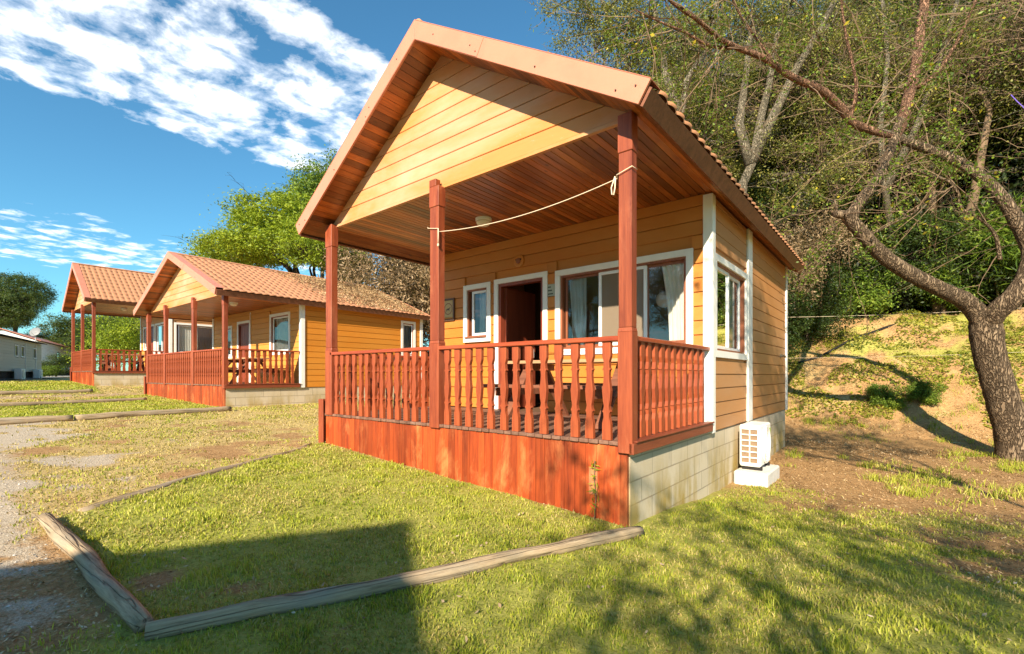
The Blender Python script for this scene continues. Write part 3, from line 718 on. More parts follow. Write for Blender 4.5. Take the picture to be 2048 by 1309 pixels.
# --- things on and around the near cabin
def tng(o, label, cat, group=None): return tag(o, label, cat, group)
def ceiling_lamp(x, y, z, label):
    t = empty('ceiling_lamp', (x, y, z), label=label, cat='lamp', group='porch ceiling lamps')
    MB().lathe([(.12,0.0),(.12,-.035),(.115,-.045)], 28).build('base_ring', M['alu'], t, smooth=False)
    MB().lathe([(.112,-.045),(.105,-.075),(.075,-.105),(.03,-.12),(.002,-.122)], 28).build('shade', M['lamp'], t, smooth=True)
    return t
ceiling_lamp(-2.93, 1.25, 2.924, 'round white dome lamp on the ceiling of the nearest porch')
ceiling_lamp(-14.2, 2.0, .335+2.535, 'white dome lamp under the porch roof of the middle cabin')
ceiling_lamp(-27.1, 1.9, .783+3.043, 'white dome lamp under the porch roof of the farthest cabin')
vt = empty('wall_vent', (-3.10, D1, 2.52), label='round brown wall vent above the open door', cat='vent')
MB().lathe([(.085,-.03),(.105,-.026),(.11,.0)], 24, (0,0,0), 'y').build('rim', M['sid'], vt)
MB().lathe([(.03,-.048),(.045,-.044),(.05,-.032)], 16, (.0,0,0), 'y').build('knob', M['brownframe'], vt)
for dx in (-.045, .045): MB().lathe([(.016,-.036),(.018,-.031)], 10, (dx,0,.02), 'y').build('hole', M['black'], vt)
# plaque with a bird silhouette in a ring
pl = empty('wall_plaque', (-4.80, D1-.002, 1.845), label='square framed plaque with a bird in a circle beside the small window', cat='plaque')
mb = MB(); frameP(mb, lambda u,w,d: (u,-d,w), -.20, .145, -.215, .215, .035, .0, .03); mb.build('frame', M['plaqueframe'], pl, bevel=.003)
MB().box(-.165, .11, -.012, -.001, -.14, .18).build('panel', M['plaquein'], pl)
mb = MB()
for k in range(28):
    a0, a1 = 2*math.pi*k/28, 2*math.pi*(k+1)/28
    mb.add([(-.028+r*math.cos(a), -.0135, .02+r*math.sin(a)) for r, a in ((.095,a0),(.112,a0),(.112,a1),(.095,a1))], [(0,1,2,3)])
mb.build('ring', M['brownframe'], pl)
MB().add([(-.028+x, -.0138, .02+z) for x, z in ((-.06,-.01),(-.02,.01),(.02,.012),(.055,.035),(.065,.03),(.05,.015),(.03,-.015),(.035,-.05),(.02,-.03),(-.02,-.02),(-.05,-.06),(-.045,-.03))], [tuple(range(12))]).build('bird', M['plaqueframe'], pl)
nb = empty('notice_plate', (-2.452, D1-.002, 1.955), label='small pale notice plate between the open door and big window', cat='notice')
MB().box(-.075, .075, -.014, 0, -.095, .095).build('plate', M['paper'], nb)
for k in range(3): MB().box(-.055, .045-.02*k, -.0158, -.0145, -.07+k*.055, -.05+k*.055).build('print', M['ink'], nb)
# clothes line
mb = MB(); xs = np.linspace(-2.475, -.115, 24)
line = [(x, -.035, 2.262+.078*((x+1.37)/1.11)**2) for x in xs]
mb.tube([(-2.66,-.055,2.425)]+[(-2.66,-.055,2.41)]+[(-2.47,-.056,2.372)]+line+[(-.112,-.056,2.385),(.034,-.056,2.425),(.036,.05,2.43)], .0043, 6)
mb.tube([(-2.468,-.058,2.37),(-2.466,-.06,2.28),(-2.467,-.06,2.19)], .006, 6); mb.lathe([(.001,-.03),(.012,-.02),(.012,0),(.004,.01)], 8, (-2.467,-.06,2.18))
mb.tube([(-.125,-.06,2.375),(-.16,-.065,2.28),(-.155,-.065,2.22),(-.135,-.065,2.21),(-.125,-.063,2.27),(-.122,-.06,2.36)], .006, 6)
tng(mb.build('clothes_line', M['rope'], smooth=True), 'cream rope clothes line sagging between two porch posts of the near cabin', 'rope')
# pendant globe inside
pg = empty('pendant_lamp', (-.85, 2.95, 1.72), label='white globe lamp hanging inside behind the big window', cat='lamp')
MB().lathe([(.003,-.12)]+[(.12*math.sin(math.pi*k/12), -.12*math.cos(math.pi*k/12)) for k in range(1,12)]+[(.003,.12)], 24).build('globe', M['lamp'], pg, smooth=True)
MB().tube([(0,0,.12),(0,0,1.02)], .008, 6).build('cord', M['black'], pg)
# air conditioner on its block
ab = empty('concrete_plinth', (.20, 3.80, -1.03), label='rough white concrete block under the air conditioner', cat='block')
mb = MB(); mb.box(-.19, .25, -.44, .44, -.05, .255); ab0 = mb.build('block', M['cement'], ab, bevel=.02)
AZ = -.745
ac = empty('air_conditioner', (.19, 3.82, AZ), label='white outdoor air conditioner unit beside the cabin wall', cat='air conditioner'); ac.scale = (1.05,1.0,1.13)
# casing faces +x with the fan; coil grid on the -y end
mb = MB(); mb.box(-.135, .135, -.30, .38, .02, .55); mb.build('casing', M['acw'], ac, bevel=.018)
mb = MB(); mb.box(-.105, .105, -.3035, -.3005, .07, .50); mb.build('coil', M['acfin'], ac)
mb = MB()
for k in range(7): z = .065+.0725*k; mb.box(-.115, .115, -.322, -.304, z-.007, z+.007)
for x in (-.115, .0, .105): mb.box(x-.007, x+.007, -.3215, -.3045, .05, .52)
mb.build('coil_guard', M['acw'], ac, bevel=.003)
g = MB().lathe([(.235,.1355),(.245,.15),(.235,.165),(.225,.15)], 36, (0,.0,.285), 'x').build('fan_ring', M['acw'], ac, smooth=True)
MB().lathe([(.001,.1365),(.224,.1365)], 36, (0,.0,.285), 'x').build('fan_opening', M['acfin'], ac)
mb = MB()
for r in (.05,.085,.12,.155,.19,.215):
    mb.tube([(.158,r*math.cos(a),.285+r*math.sin(a)) for a in np.linspace(0,2*math.pi,25)], .004, 5)
for a in np.linspace(0,math.pi,5)[:-1]: mb.tube([(.153,.225*math.cos(a),.285+.225*math.sin(a)),(.153,-.225*math.cos(a),.285-.225*math.sin(a))], .004, 5)
mb.build('fan_guard', M['acw'], ac)
MB().box(.1362,.139,.27,.35,.36,.48).build('sticker', M['green'], ac)
for yy in (-.25,.25): MB().box(-.11,.14,yy,yy+.05,-.035,.019).build('foot', M['black'], ac)
mb = MB(); mb.tube([(-.1,.39,.15),(-.15,.42,.15),(-.185,.42,.35),(-.19,.42,.75)], .025, 8); mb.build('pipe', M['acw'], ac, smooth=True)

# picnic tables
def picnic(loc, rz, label, L=1.95):
    t = empty('picnic_table', loc, rz, label=label, cat='picnic table', group='wooden picnic tables on the porches')
    mb = MB()
    for k in range(5): y = -.34+.137*k; mb.box(-L/2, L/2, y, y+.128, .745, .785)
    mb.build('table_top', M['tabletop'], t, bevel=.004)
    for s in (-1, 1):
        mb = MB()
        for k in range(2): y = s*.72-.14+.145*k; mb.box(-L/2+rnd.uniform(-.03,.03), L/2, y, y+.135, .44, .48)
        mb.build('bench_seat', M['table'], t, bevel=.004)
    for x in (-L/2+.32, L/2-.32):
        for s in (-1, 1):
            mb = MB(); mb.bar((x+s*.025, s*.12, .74), (x+s*.025, s*.68, .0), .045, .11, (1,0,0)); mb.build('leg', M['table'], t)
        mb = MB(); mb.box(x-.075, x-.049, -.78, .78, .335, .435); mb.box(x+.05, x+.075, -.32, .32, .655, .742); mb.build('cross_beam', M['table'], t)
    return t
picnic((-1.32, 1.32, .003), 0, 'wooden picnic table with tan top on the nearest porch below the big window', 2.0)
picnic((-14.0, 2.25, .338), R_(1.1), 'dark picnic table on the porch of the middle cabin', 1.9)
picnic((-26.4, 1.75, .786), R_(90), 'dark picnic table on the porch of the farthest cabin', 1.9)

# ------------------------------------------------------------------ logs edging the lawns
def log(a, b, r0, r1, label, flat=1.0, group='timber logs edging the lawns', sink=.35):
    a = np.array(a, float); b = np.array(b, float); n = max(8, int(np.linalg.norm(b-a)/.12)); L = np.linalg.norm(b-a); ang = math.atan2(b[1]-a[1], b[0]-a[0])
    o = empty; pts = []; rad = []; sd = rnd.random()*50
    za, zb = float(GZ(*a)), float(GZ(*b))
    mb = MB(); vs = []; fs = []; k = 14
    for i in range(n+1):
        t = i/n; r = r0+(r1-r0)*t; x = L*t; z = float(GZ(*(a+(b-a)*t)))-za
        ox = .018*(vnoise(x*1.7+sd, 1.5)-.5)*2
        for j in range(k):
            an = 2*math.pi*j/k; rr = r*(1+.22*(float(vnoise(x*3.5+sd, 3*math.cos(an)+7+2*math.sin(an)))-.5)*2)
            if i in (0, n): rr *= .93
            vs.append((x, float(ox)+rr*math.cos(an)*flat, z+r*(1-sink)+rr*math.sin(an)))
    for i in range(n):
        for j in range(k): fs.append((i*k+j, i*k+(j+1) % k, (i+1)*k+(j+1) % k, (i+1)*k+j))
    fs += [tuple(range(k)), tuple(range(n*k, n*k+k))]
    o = mb.add(vs, fs).build('log', M['log'], None, smooth=True); o.location = (a[0], a[1], za); o.rotation_euler.z = ang
    return tag(o, label, 'log', group)
log((-3.50,-3.34), (-1.16,-3.23), .052, .046, 'cracked short log lying along the gravel at the lawn corner', 1.15, sink=.45)
log((-1.08,-3.24), (.13,-.10), .050, .054, 'long grey brown log from the lawn corner to the concrete corner of the nearest cabin', sink=.3)
log((-3.60,-3.12), (-5.15,-.25), .05, .045, 'thin half buried log along the left edge of the near lawn', sink=1.4)
log((-11.28,.85), (-11.12,-2.1), .07, .07, 'pale log from the corner of the middle cabin along its lawn', sink=.3)
log((-11.12,-2.13), (-11.3,-4.6), .07, .072, 'pale log at the left picture edge beside the middle cabin lawn', sink=.3)
log((-16.4,.3), (-15.7,-4.0), .06, .06, 'dark thin log on the far side of the middle cabin lawn', sink=.4)
log((-21.25,-.2), (-21.0,-5.0), .075, .075, 'sunlit log in front of the farthest cabin lawn', sink=.3)
st = empty('stone_block', (-5.42,.28,float(GZ(-5.42,.28))-.03), label='small pale stone block at the left foot of the near porch', cat='stone block')
MB().box(-.1,.12,-.12,.1,0,.27).build('stone', M['cement'], st, bevel=.03)
#@@PLANTS
# ------------------------------------------------------------------ foliage builders
def leaves_arrays(P, N, L, Wd, spread=.9):
    """one bent diamond leaf per point; N = preferred normal"""
    n = len(P); d = rng.normal(size=(n,3)); nn = N + rng.normal(size=(n,3))*spread; nn /= np.linalg.norm(nn, axis=1, keepdims=True)
    d -= nn*np.sum(d*nn, 1, keepdims=True); d /= np.linalg.norm(d, axis=1, keepdims=True)+1e-9
    s = np.cross(nn, d); L = L*rng.uniform(.6, 1.35, (n,1)); Wd = Wd*rng.uniform(.7, 1.3, (n,1))
    V = np.stack([P - d*L*.5, P + s*Wd*.5 - nn*L*.06, P + d*L*.5, P - s*Wd*.5 - nn*L*.06], 1)
    return V.reshape(-1,3), np.arange(4*n).reshape(-1,4)
def crown_points(lobes, nclus, per, crad, shell=.5, flat=.75, droop=0.0):
    w = np.array([l[3]*l[4]*l[5] for l in lobes])**.66; w = w/w.sum(); idx = rng.choice(len(lobes), nclus, p=w); A = np.array(lobes)[idx]
    u = rng.normal(size=(nclus,3)); u /= np.linalg.norm(u, axis=1, keepdims=True)
    r = shell + (1.06-shell)*rng.random((nclus,1))**.6
    C = A[:,:3] + u*r*A[:,3:6]; C[:,2] -= droop*rng.random(nclus)
    k = rng.poisson(per, nclus)+2; ci = np.repeat(np.arange(nclus), k); cr = crad*rng.uniform(.6, 1.4, nclus)
    off = rng.normal(size=(len(ci),3))*np.array([1,1,flat])*.55; P = C[ci]+off*cr[ci][:,None]
    N = off/(np.linalg.norm(off, axis=1, keepdims=True)+1e-6)*.6 + np.array([0,0,.5]) + u[ci]*.4
    return C, P, N
def limb(mb, a, b, r0, r1, wob=.12, n=6, sides=6, sag=0.0):
    a = np.array(a, float); b = np.array(b, float); L = np.linalg.norm(b-a); pts = []; w = np.zeros(3)
    for i in range(n+1):
        t = i/n
        if 0 < i < n: w = w*.6 + np.array([rnd.gauss(0,1), rnd.gauss(0,1), rnd.gauss(0,.6)])*wob*L*.25
        pts.append(a+(b-a)*t + w*math.sin(math.pi*t) + np.array([0,0,-sag*L*t*t + sag*L*t]))
    mb.tube(pts, [r0+(r1-r0)*(i/n) for i in range(n+1)], sides); return pts
def twigs(mb, starts, dirs, Ls, r, kids=2, sides=3, bend=.35, grav=-.1, tips=None):
    for p, d, L in zip(starts, dirs, Ls):
        p = np.array(p, float); d = np.array(d, float); d /= np.linalg.norm(d); pts = [p.copy()]; n = 5
        for i in range(n):
            d = d + np.array([rnd.gauss(0,bend)*.5, rnd.gauss(0,bend)*.5, rnd.gauss(0,bend)*.5+grav*.4]); d /= np.linalg.norm(d); p = p+d*L/n; pts.append(p.copy())
            if kids and i > 0 and rnd.random() < kids/4:
                q = d+np.array([rnd.gauss(0,.6), rnd.gauss(0,.6), rnd.gauss(0,.5)]); twigs(mb, [p], [q], [L*rnd.uniform(.3,.55)], r*.6, kids-1, sides, bend, grav, tips)
        mb.tube(pts, [r*(1-.75*i/n) for i in range(n+1)], sides, cap=False)
        if tips is not None: tips += pts[2:]
def tree(name, label, loc, trunkpts, tr, lobes, nclus, per, crad, leaf, lsize, lmat, bmat, group=None, nbranch=40, br=.02, ntwig=0, shell=.62, droop=0.0, cat='tree', flat=.75, spread=.9, twigmat=None, kids=2, rz=0, scale=1):
    """a tree or shrub: empty > trunk (with its limbs), crown"""
    root = empty(name, loc, rz, label=label, cat=cat, group=group); root.scale = (scale,)*3
    C, P, N = crown_points(lobes, nclus, per, crad, shell, flat, droop)
    mb = MB(); trunks = trunkpts if isinstance(trunkpts[0][0], (tuple, list, np.ndarray)) else [trunkpts]
    tops = []
    for tp in trunks:
        n = len(tp); mb.tube(tp, [tr*(1-.6*i/max(1,n-1)) for i in range(n)], 8, wob=.06); tops += [np.array(q, float) for q in tp[max(1, n//2):]]
    for l in lobes:
        c = np.array(l[:3]); s = min(tops, key=lambda q: np.linalg.norm(q-c)); limb(mb, s, c, tr*.42, tr*.15, .2)
    if nbranch:
        for i in rng.choice(len(C), min(nbranch, len(C)), replace=False):
            l = min(lobes, key=lambda l: np.linalg.norm(np.array(l[:3])-C[i])); limb(mb, l[:3], C[i], br, br*.3, .15, 4, 4)
    if ntwig:
        st = C[rng.choice(len(C), ntwig)]; ds = st-np.array([np.mean([l[0] for l in lobes]), np.mean([l[1] for l in lobes]), np.min([l[2]-l[5] for l in lobes])]); ds = ds/np.linalg.norm(ds, axis=1, keepdims=True)
        for s, d in zip(st, ds):
            l = min(lobes, key=lambda l: np.linalg.norm(np.array(l[:3])-s)); a = s*.55+np.array(l[:3])*.45
            twigs(mb, [a], [d+rng.normal(size=3)*.5], [rnd.uniform(.7, 1.7)], br*.55, kids, 3)
    mb.build('trunk', bmat, root, smooth=True)
    V, F = leaves_arrays(P, N, *lsize, spread); np_mesh('crown', V, F, lmat, root)
    return root
def lobes_of(cx, cy, cz, R, H, n, sub=.55, seed=0):
    r = random.Random(seed); out = []
    for i in range(n):
        a = 2*math.pi*i/n+r.uniform(-.5,.5); q = R*r.uniform(.25, .75); s = r.uniform(.75, 1.25)*sub
        out.append((cx+q*math.cos(a), cy+q*math.sin(a), cz+H*r.uniform(-.6,.6), R*s, R*s*r.uniform(.8,1.2), H*s*r.uniform(.7,1.1)))
    return out
def place(proto, x, y, label, rz, s, used=set(), dz=-.1, sz=None):
    o = proto if proto.name not in used else copy_tree(proto); used.add(proto.name)
    o.location = (x, y, float(GZ(x, y))+dz); o.rotation_euler.z = rz; o.scale = (s, s, sz or s); o['label'] = label; return o

HG = 'trees and shrubs on the wooded bank'
olive = tree('olive_tree', '', (0,0,0), [[(0,0,-.5),(.1,0,1.2),(.3,.1,2.8),(.2,.3,4.3)],[(0,0,.3),(-.4,.2,1.6),(-.8,.1,3.2)]], .17, lobes_of(0,0,4.6,2.7,2.3,16,.26,1), 430, 62, .33, None, (.072,.033), M['lf_olive'], M['barkpale'], HG, 60, .022, 150)
darkbush = tree('evergreen_shrub', '', (0,0,0), [[(0,0,-.4),(.1,.1,.8),(0,.2,1.6)]], .09, lobes_of(0,0,1.5,1.5,1.3,16,.32,2), 520, 38, .26, None, (.075,.036), M['lf_dark'], M['bark2'], HG, 40, .015, 30, cat='shrub')
brightbush = tree('leafy_shrub', '', (0,0,0), [[(0,0,-.4),(.1,.1,.6),(0,.2,1.1)]], .05, lobes_of(0,0,.95,1.1,.85,12,.34,3), 300, 28, .22, None, (.09,.05), M['lf_bright'], M['bark2'], HG, 30, .012, 20, cat='shrub')
twiggy = tree('bare_twiggy_tree', '', (0,0,0), [[(0,0,-.5),(.2,0,1.5),(.1,.2,3.2),(.4,.3,4.8)],[(.1,0,.6),(.7,.1,2.2),(1.1,0,4.0)],[(.1,0,.9),(-.5,-.2,2.5),(-1.0,0,4.4)]], .14, lobes_of(0,0,4.7,2.6,2.3,7,.55,4), 330, 20, .45, None, (.062,.028), M['lf_olive'], M['twig'], HG, 120, .022, 330, kids=3)
drytree = tree('dry_hanging_tree', '', (0,0,0), [[(0,0,-.5),(.1,0,2),(0,.2,4.2)]], .16, lobes_of(0,0,3.6,2.3,1.9,8,.5,5), 760, 32, .42, None, (.13,.036), M['lf_dry'], M['barkpale'], HG, 40, .02, 110, droop=.8, flat=1.4)
wispy = tree('casuarina_tree', '', (0,0,0), [[(0,0,-.5),(.2,0,3),(.1,.3,6),(.3,.2,9.5)]], .22, [l for k in range(4) for l in lobes_of(.2,.2,4.0+1.9*k,2.3-.3*k,1.4,4,.55,20+k)], 760, 34, .5, None, (.20,.016), M['lf_pine'], M['barkred'], HG, 60, .022, 120, flat=1.3)
bamboo = tree('reed_clump', '', (0,0,0), [[(0,0,-.3),(.1,0,1.0),(.2,.1,2.2)],[(.2,.1,-.3),(.3,.3,1.2),(.5,.5,2.4)],[(-.2,.1,-.3),(-.3,-.1,1.0),(-.5,-.2,2.0)]], .03, lobes_of(0,0,1.7,1.2,1.3,7,.5,6), 260, 22, .4, None, (.26,.028), M['lf_bright'], M['twig'], HG, 20, .012, 20, cat='shrub', flat=1.0)

def hill(proto, kind, spots):
    for i, (x, y, s, why) in enumerate(spots):
        place(proto, x, y, kind+' '+why, rnd.uniform(0, 6.28), s)
hill(olive, 'grey green olive tree with pale stems', [(-4.6,15.6,1.4,'rising just behind the near cabin roof edge'), (-6.8,15.0,1.75,'behind the ridge of the near cabin'), (6.0,18.0,1.6,'behind the fork of the leaning trunk'), (-1.2,18.5,1.8,'high on the bank above the other olives'), (3.0,18.8,1.5,'behind the knotted limb'), (-1.0,15.8,1.25,'over the rear roof corner'), (8.6,16.8,1.5,'at the far right of the bank'), (-9.5,17.5,1.8,'farthest left behind the near ridge')])
hill(twiggy, 'bare twiggy tree', [(-.4,16.4,1.3,'close to the rear roof corner'), (-6.4,14.8,1.5,'with sparse leaves overhanging the roof slope'), (3.0,17.0,1.35,'behind the knotted limb of the leaning tree'), (-7.6,14.2,1.7,'showing against the sky above the roof'), (6.8,16.0,1.4,'at the right picture edge')])
hill(darkbush, 'dense dark evergreen shrub', [(-.6,14.6,1.0,'nearest to the rear corner of the cabin'), (2.2,17.2,1.2,'at the top of the bank left of the trunk'), (4.2,17.8,1.3,'beside the reeds'), (-1.8,12.8,1.1,'behind the rear wall of the cabin'), (6.4,17.2,1.5,'right of the leaning trunk'), (-2.5,16.0,1.9,'tall and shaded behind the olive')])
shade_dark = tree('shade_dark_tree', '', (0,0,0), [[(0,0,-.5),(.2,0,2),(.1,.3,4.5)]], .2, [l for k in range(3) for l in lobes_of(0,.2,1.6+2.4*k,2.4-.35*k,1.7,6,.42,40+k)], 820, 40, .34, None, (.10,.055), M['lf_shade'], M['bark2'], HG, 30, .02, 40)  # unlit crown depth is put into the leaf colour, behind the sparser trees
hill(shade_dark, 'tree with leaves coloured as deep shade', [(-2.2,17.0,1.2,'in the deep shade over the roof corner'), (1.0,18.4,1.2,'filling the gap between pale stems'), (3.8,19.2,1.35,'behind the knotted limb'), (6.6,19.0,1.35,'right of the leaning trunk'), (-5.2,17.0,1.4,'over the middle of the roof slope'), (-.6,20.0,1.7,'in the middle of the wood'), (2.8,22.0,1.9,'high at the back'), (6.0,23.0,2.0,'high at the back right'), (-4.0,21.0,1.9,'high at the back left'), (9.6,20.0,1.8,'at the far right of the wood'), (-8.2,19.0,1.6,'at the left of the wood')])
hill(brightbush, 'bright green leafy shrub', [(.9,16.2,1.0,'lit above the bank edge'), (2.9,16.8,.95,'trailing under the leaning limb'), (5.6,17.0,1.0,'beside the right hand trunk'), (1.6,17.8,1.2,'climbing among dark shrubs'), (1.6,11.9,.40,'low on the sunlit bank'), (2.4,12.1,.36,'low and spreading beside another on the bank')])
hill(bamboo, 'reed clump with long narrow leaves', [(4.6,16.6,1.15,'left of the right hand trunk'), (3.6,18.4,1.3,'higher behind the limb'), (6.0,16.6,.9,'next to the pale slim stem'), (.6,17.4,1.2,'in the thicket over the cabin corner')])
hill(drytree, 'drooping tree with dry tan leaves', [(-1.1,14.6,.85,'hanging beside the rear roof corner'), (-16.6,11.2,1.5,'seen between the two cabins'), (-15.0,10.8,1.45,'next to the near porch post'), (-12.2,12.0,1.5,'low behind the near porch')])
hill(wispy, 'tall wispy casuarina', [(-1.2,18.0,1.2,'above the roof corner'), (2.4,20.0,1.35,'behind the long reaching limb'), (5.8,21.0,1.35,'behind the leaning tree crown'), (-4.8,16.6,1.2,'left of the others above the roof'), (9.5,19.0,1.3,'cut by the right edge'), (.6,23.5,1.6,'tallest at the back of the bank'), (-3.0,22.5,1.5,'at the back over the cabin roof'), (4.5,25.0,1.7,'at the back near the top right corner'), (-6.6,19.0,1.4,'left behind the tall olive'), (8.2,24.0,1.6,'tall at the back right')])
# woodland at the back of the bank reads as one mass
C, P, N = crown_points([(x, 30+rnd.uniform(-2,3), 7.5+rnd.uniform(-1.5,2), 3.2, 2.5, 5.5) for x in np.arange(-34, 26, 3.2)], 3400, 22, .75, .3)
V, F = leaves_arrays(P, N, .24, .12); tag(np_mesh('far_woodland', V, F, M['lf_shade']), 'dark continuous woodland filling the back of the bank', 'woodland', kind='stuff')  # dark leaf colour paints the shade inside the wood

# trees behind the other cabins
acacia = tree('acacia_tree', 'yellow green feathery acacia rising behind the middle cabin roof', tuple(at(530,560,27)*[1,1,0]+[0,0,0]), [[(0,0,-.5),(.1,0,2.5),(-.3,.2,4.6)],[(0,0,1.5),(1.0,.3,3.6),(1.8,.4,5.2)],[(0,0,1.8),(-1.2,.3,4.0),(-2.4,.2,5.2)]], .2,
    [(-3.0,.0,7.4,1.7,1.7,.9),(-1.4,.5,8.4,1.6,1.6,.95),(.4,.2,8.9,1.7,1.7,1.0),(1.9,.4,8.2,1.7,1.7,1.0),(3.0,.2,6.9,1.3,1.3,.9),(-4.2,-.2,6.6,1.1,1.3,.7),(-.6,-.6,7.0,1.9,1.7,.8),(1.2,-.5,6.9,1.7,1.5,.8)], 900, 52, .42, None, (.15,.055), M['lf_acacia'], M['bark2'], None, 70, .03, 60, flat=.5)
acacia.location.z = .3; acacia.scale = (1.42,1.3,1.06)
dk = tree('broadleaf_tree', 'rounded mid green tree behind the acacia, partly hidden by the near gable', tuple(at(640,560,33)*[1,1,0]), [[(0,0,-.5),(.1,0,4),(0,.2,8)]], .3, lobes_of(0,0,12.6,3.1,2.9,9,.5,9), 560, 30, .6, None, (.17,.09), M['lf_bright'], M['bark2'], None, 60, .035, 40)
dk.location.z = .5
for (u, v, t, s, lab) in ((700,590,30,1.9,'behind the ridge of the middle cabin'), (820,600,24,1.2,'low behind the left wall of the near porch'), (560,600,36,2.3,'under the feathery acacia'), (440,600,36,2.0,'at the left foot of the acacia')):
    p = at(u, v, t); o = copy_tree(darkbush); o.location = (p[0], p[1], float(GZ(p[0],p[1]))-.2); o.scale = (s,)*3; o.rotation_euler.z = rnd.uniform(0,6); o['label'] = 'dense dark evergreen shrub '+lab
ac2 = copy_tree(acacia); ap = at(668,560,25); ac2.location = (ap[0], ap[1], .2); ac2.scale = (.8,.8,.92); ac2.rotation_euler.z = 2.2; ac2['label'] = 'smaller feathery acacia right of the big one, partly behind the near gable eave'
yb = tree('acacia_shrub', 'broad yellow green shrub seen through the porch of the farthest cabin', tuple(at(232,700,40)*[1,1,0]), [[(0,0,-.5),(.1,0,1.2),(-.3,.2,2.4)]], .12, lobes_of(0,0,2.9,2.6,1.9,9,.5,12), 420, 26, .5, None, (.16,.06), M['lf_acacia'], M['bark2'], None, 40, .02, 80, cat='shrub'); yb.location.z = .2; yb.scale = (1.15,1.15,1.25)
# umbrella pine and its neighbours
pp = at(28, 700, 60)
pine = tree('umbrella_pine', 'big rounded umbrella pine above the mobile homes at far left', (pp[0], pp[1], .3), [[(0,0,-.5),(.3,0,4),(.2,.2,8)]], .4,
    [(-4.2,0,9.6,3.2,3,2.0),(-1.6,1,11.2,3.2,3,2.1),(1.4,0,10.9,3.0,3,2.0),(3.9,0,9.2,2.6,2.6,1.7),(-6.6,0,8.6,2.6,2.6,1.8),(.2,-1.5,8.8,3.4,2.4,1.8),(-3,-1.5,8.0,3.2,2.4,1.6),(2.6,-1,7.6,2.6,2.2,1.3)], 1500, 34, .48, None, (.30,.06), M['lf_dark'], M['bark2'], 'dark trees behind the mobile homes', 60, .05, 0)
nb_ = tree('dark_pine', 'dark spreading tree right of the umbrella pine', (0,0,0), [[(0,0,-.5),(.2,0,2.5),(0,.2,5)]], .25, lobes_of(0,0,5.0,3.4,2.6,9,.5,14), 520, 30, .6, None, (.28,.07), M['lf_dark'], M['bark2'], 'dark trees behind the mobile homes', 50, .04, 0)
for k, (u, t, s, sz, lab) in enumerate(((95,64,.8,.85,'right of the umbrella pine'), (150,56,1.0,1.0,'behind the white mobile home'), (205,52,.95,.95,'behind the farthest porch'), (265,62,1.2,1.1,'hidden behind the farthest cabin'), (20,68,.85,.7,'under the umbrella pine'), (-70,62,.9,.8,'at the left picture edge'), (330,60,1.3,1.2,'behind the roofs'))):
    p = at(u, 745, t); o = nb_ if k == 0 else copy_tree(nb_); o.location = (p[0], p[1], .3); o.scale = (s, s, sz); o.rotation_euler.z = k*1.3; o['label'] = 'dark spreading tree '+lab

# the leaning tree on the right, limbs surveyed one by one
def path(L): return [at(*q) for q in L]
lt = empty('leaning_tree', tuple(at(2036,915,9.1)), label='leaning old tree with furrowed forked trunk at the right, bare limbs over the cabin', cat='tree')
o0 = np.array(lt.location)
def rel(p): return [q-o0 for q in p]
def smooth_path(pts, rad, n=5):
    pts = np.array(pts); out = []; ro = []
    for i in range(len(pts)-1):
        p0, p1, p2, p3 = pts[max(i-1,0)], pts[i], pts[i+1], pts[min(i+2,len(pts)-1)]
        for k in range(n):
            t = k/n; out.append(.5*((2*p1)+(-p0+p2)*t+(2*p0-5*p1+4*p2-p3)*t*t+(-p0+3*p1-3*p2+p3)*t**3)); ro.append(rad[i]+(rad[i+1]-rad[i])*t)
    return out+[pts[-1]], ro+[rad[-1]]
mb = MB(); mbr = MB(); ALL = []
def L_(pts, rad, m=mb, sides=14, n=6, wob=.05):
    p, r = smooth_path(rel(path(pts)), [q*.74 for q in rad], n); m.tube(p, r, sides, wob=wob); ALL.extend(zip(p, r)); return p
L_([(2048,960,9.1),(2030,880,9.1),(2005,800,9.05),(1982,720,9.0),(1972,660,8.95),(1968,625,8.9)], [.60,.385,.335,.32,.33,.26])
L_([(1972,660,8.95),(1940,610,8.9),(1880,578,8.8),(1820,548,8.7),(1765,510,8.6),(1722,465,8.5),(1690,425,8.45)], [.25,.215,.18,.175,.165,.155,.14])
L_([(1712,432,8.45),(1668,428,8.45)], [.13,.075], n=3)
L_([(1674,428,8.45),(1668,398,8.45)], [.035,.02], sides=8, n=2)
L_([(1696,445,8.5),(1715,410,8.5),(1750,365,8.6),(1772,325,8.7),(1785,290,8.75),(1792,262,8.8),(1800,240,8.9)], [.13,.13,.12,.115,.105,.10,.085], wob=.03)
L_([(1972,650,8.95),(1995,622,8.7),(2030,592,8.5),(2058,550,8.4),(2062,500,8.4),(2035,445,8.4),(2000,392,8.45),(1950,345,8.55),(1890,312,8.65),(1830,290,8.75),(1790,278,8.8)], [.25,.23,.23,.22,.18,.155,.135,.12,.11,.10,.09])
L_([(1788,280,8.8),(1803,250,9.0),(1815,200,9.1),(1830,140,9.2),(1838,80,9.3),(1848,10,9.4),(1856,-70,9.5)], [.09,.125,.125,.12,.11,.11,.09], m=mbr)
L_([(1835,175,9.2),(1870,150,9.1),(1905,100,9.0),(1930,50,8.9),(1960,-20,8.8)], [.06,.05,.04,.035,.03], m=mbr, sides=8)
L_([(1790,275,8.8),(1745,262,8.7),(1706,246,8.6),(1680,215,8.5),(1640,180,8.3),(1585,155,8.1),(1530,118,7.9),(1480,98,7.7),(1440,78,7.5),(1395,40,7.2),(1350,10,7.0),(1310,-30,6.8)], [.07,.085,.10,.10,.09,.075,.065,.058,.05,.04,.032,.028], m=mbr)
L_([(1475,96,7.7),(1420,92,7.6),(1370,65,7.5),(1322,45,7.4),(1270,20,7.3)], [.04,.033,.028,.02,.015], m=mbr, sides=8)
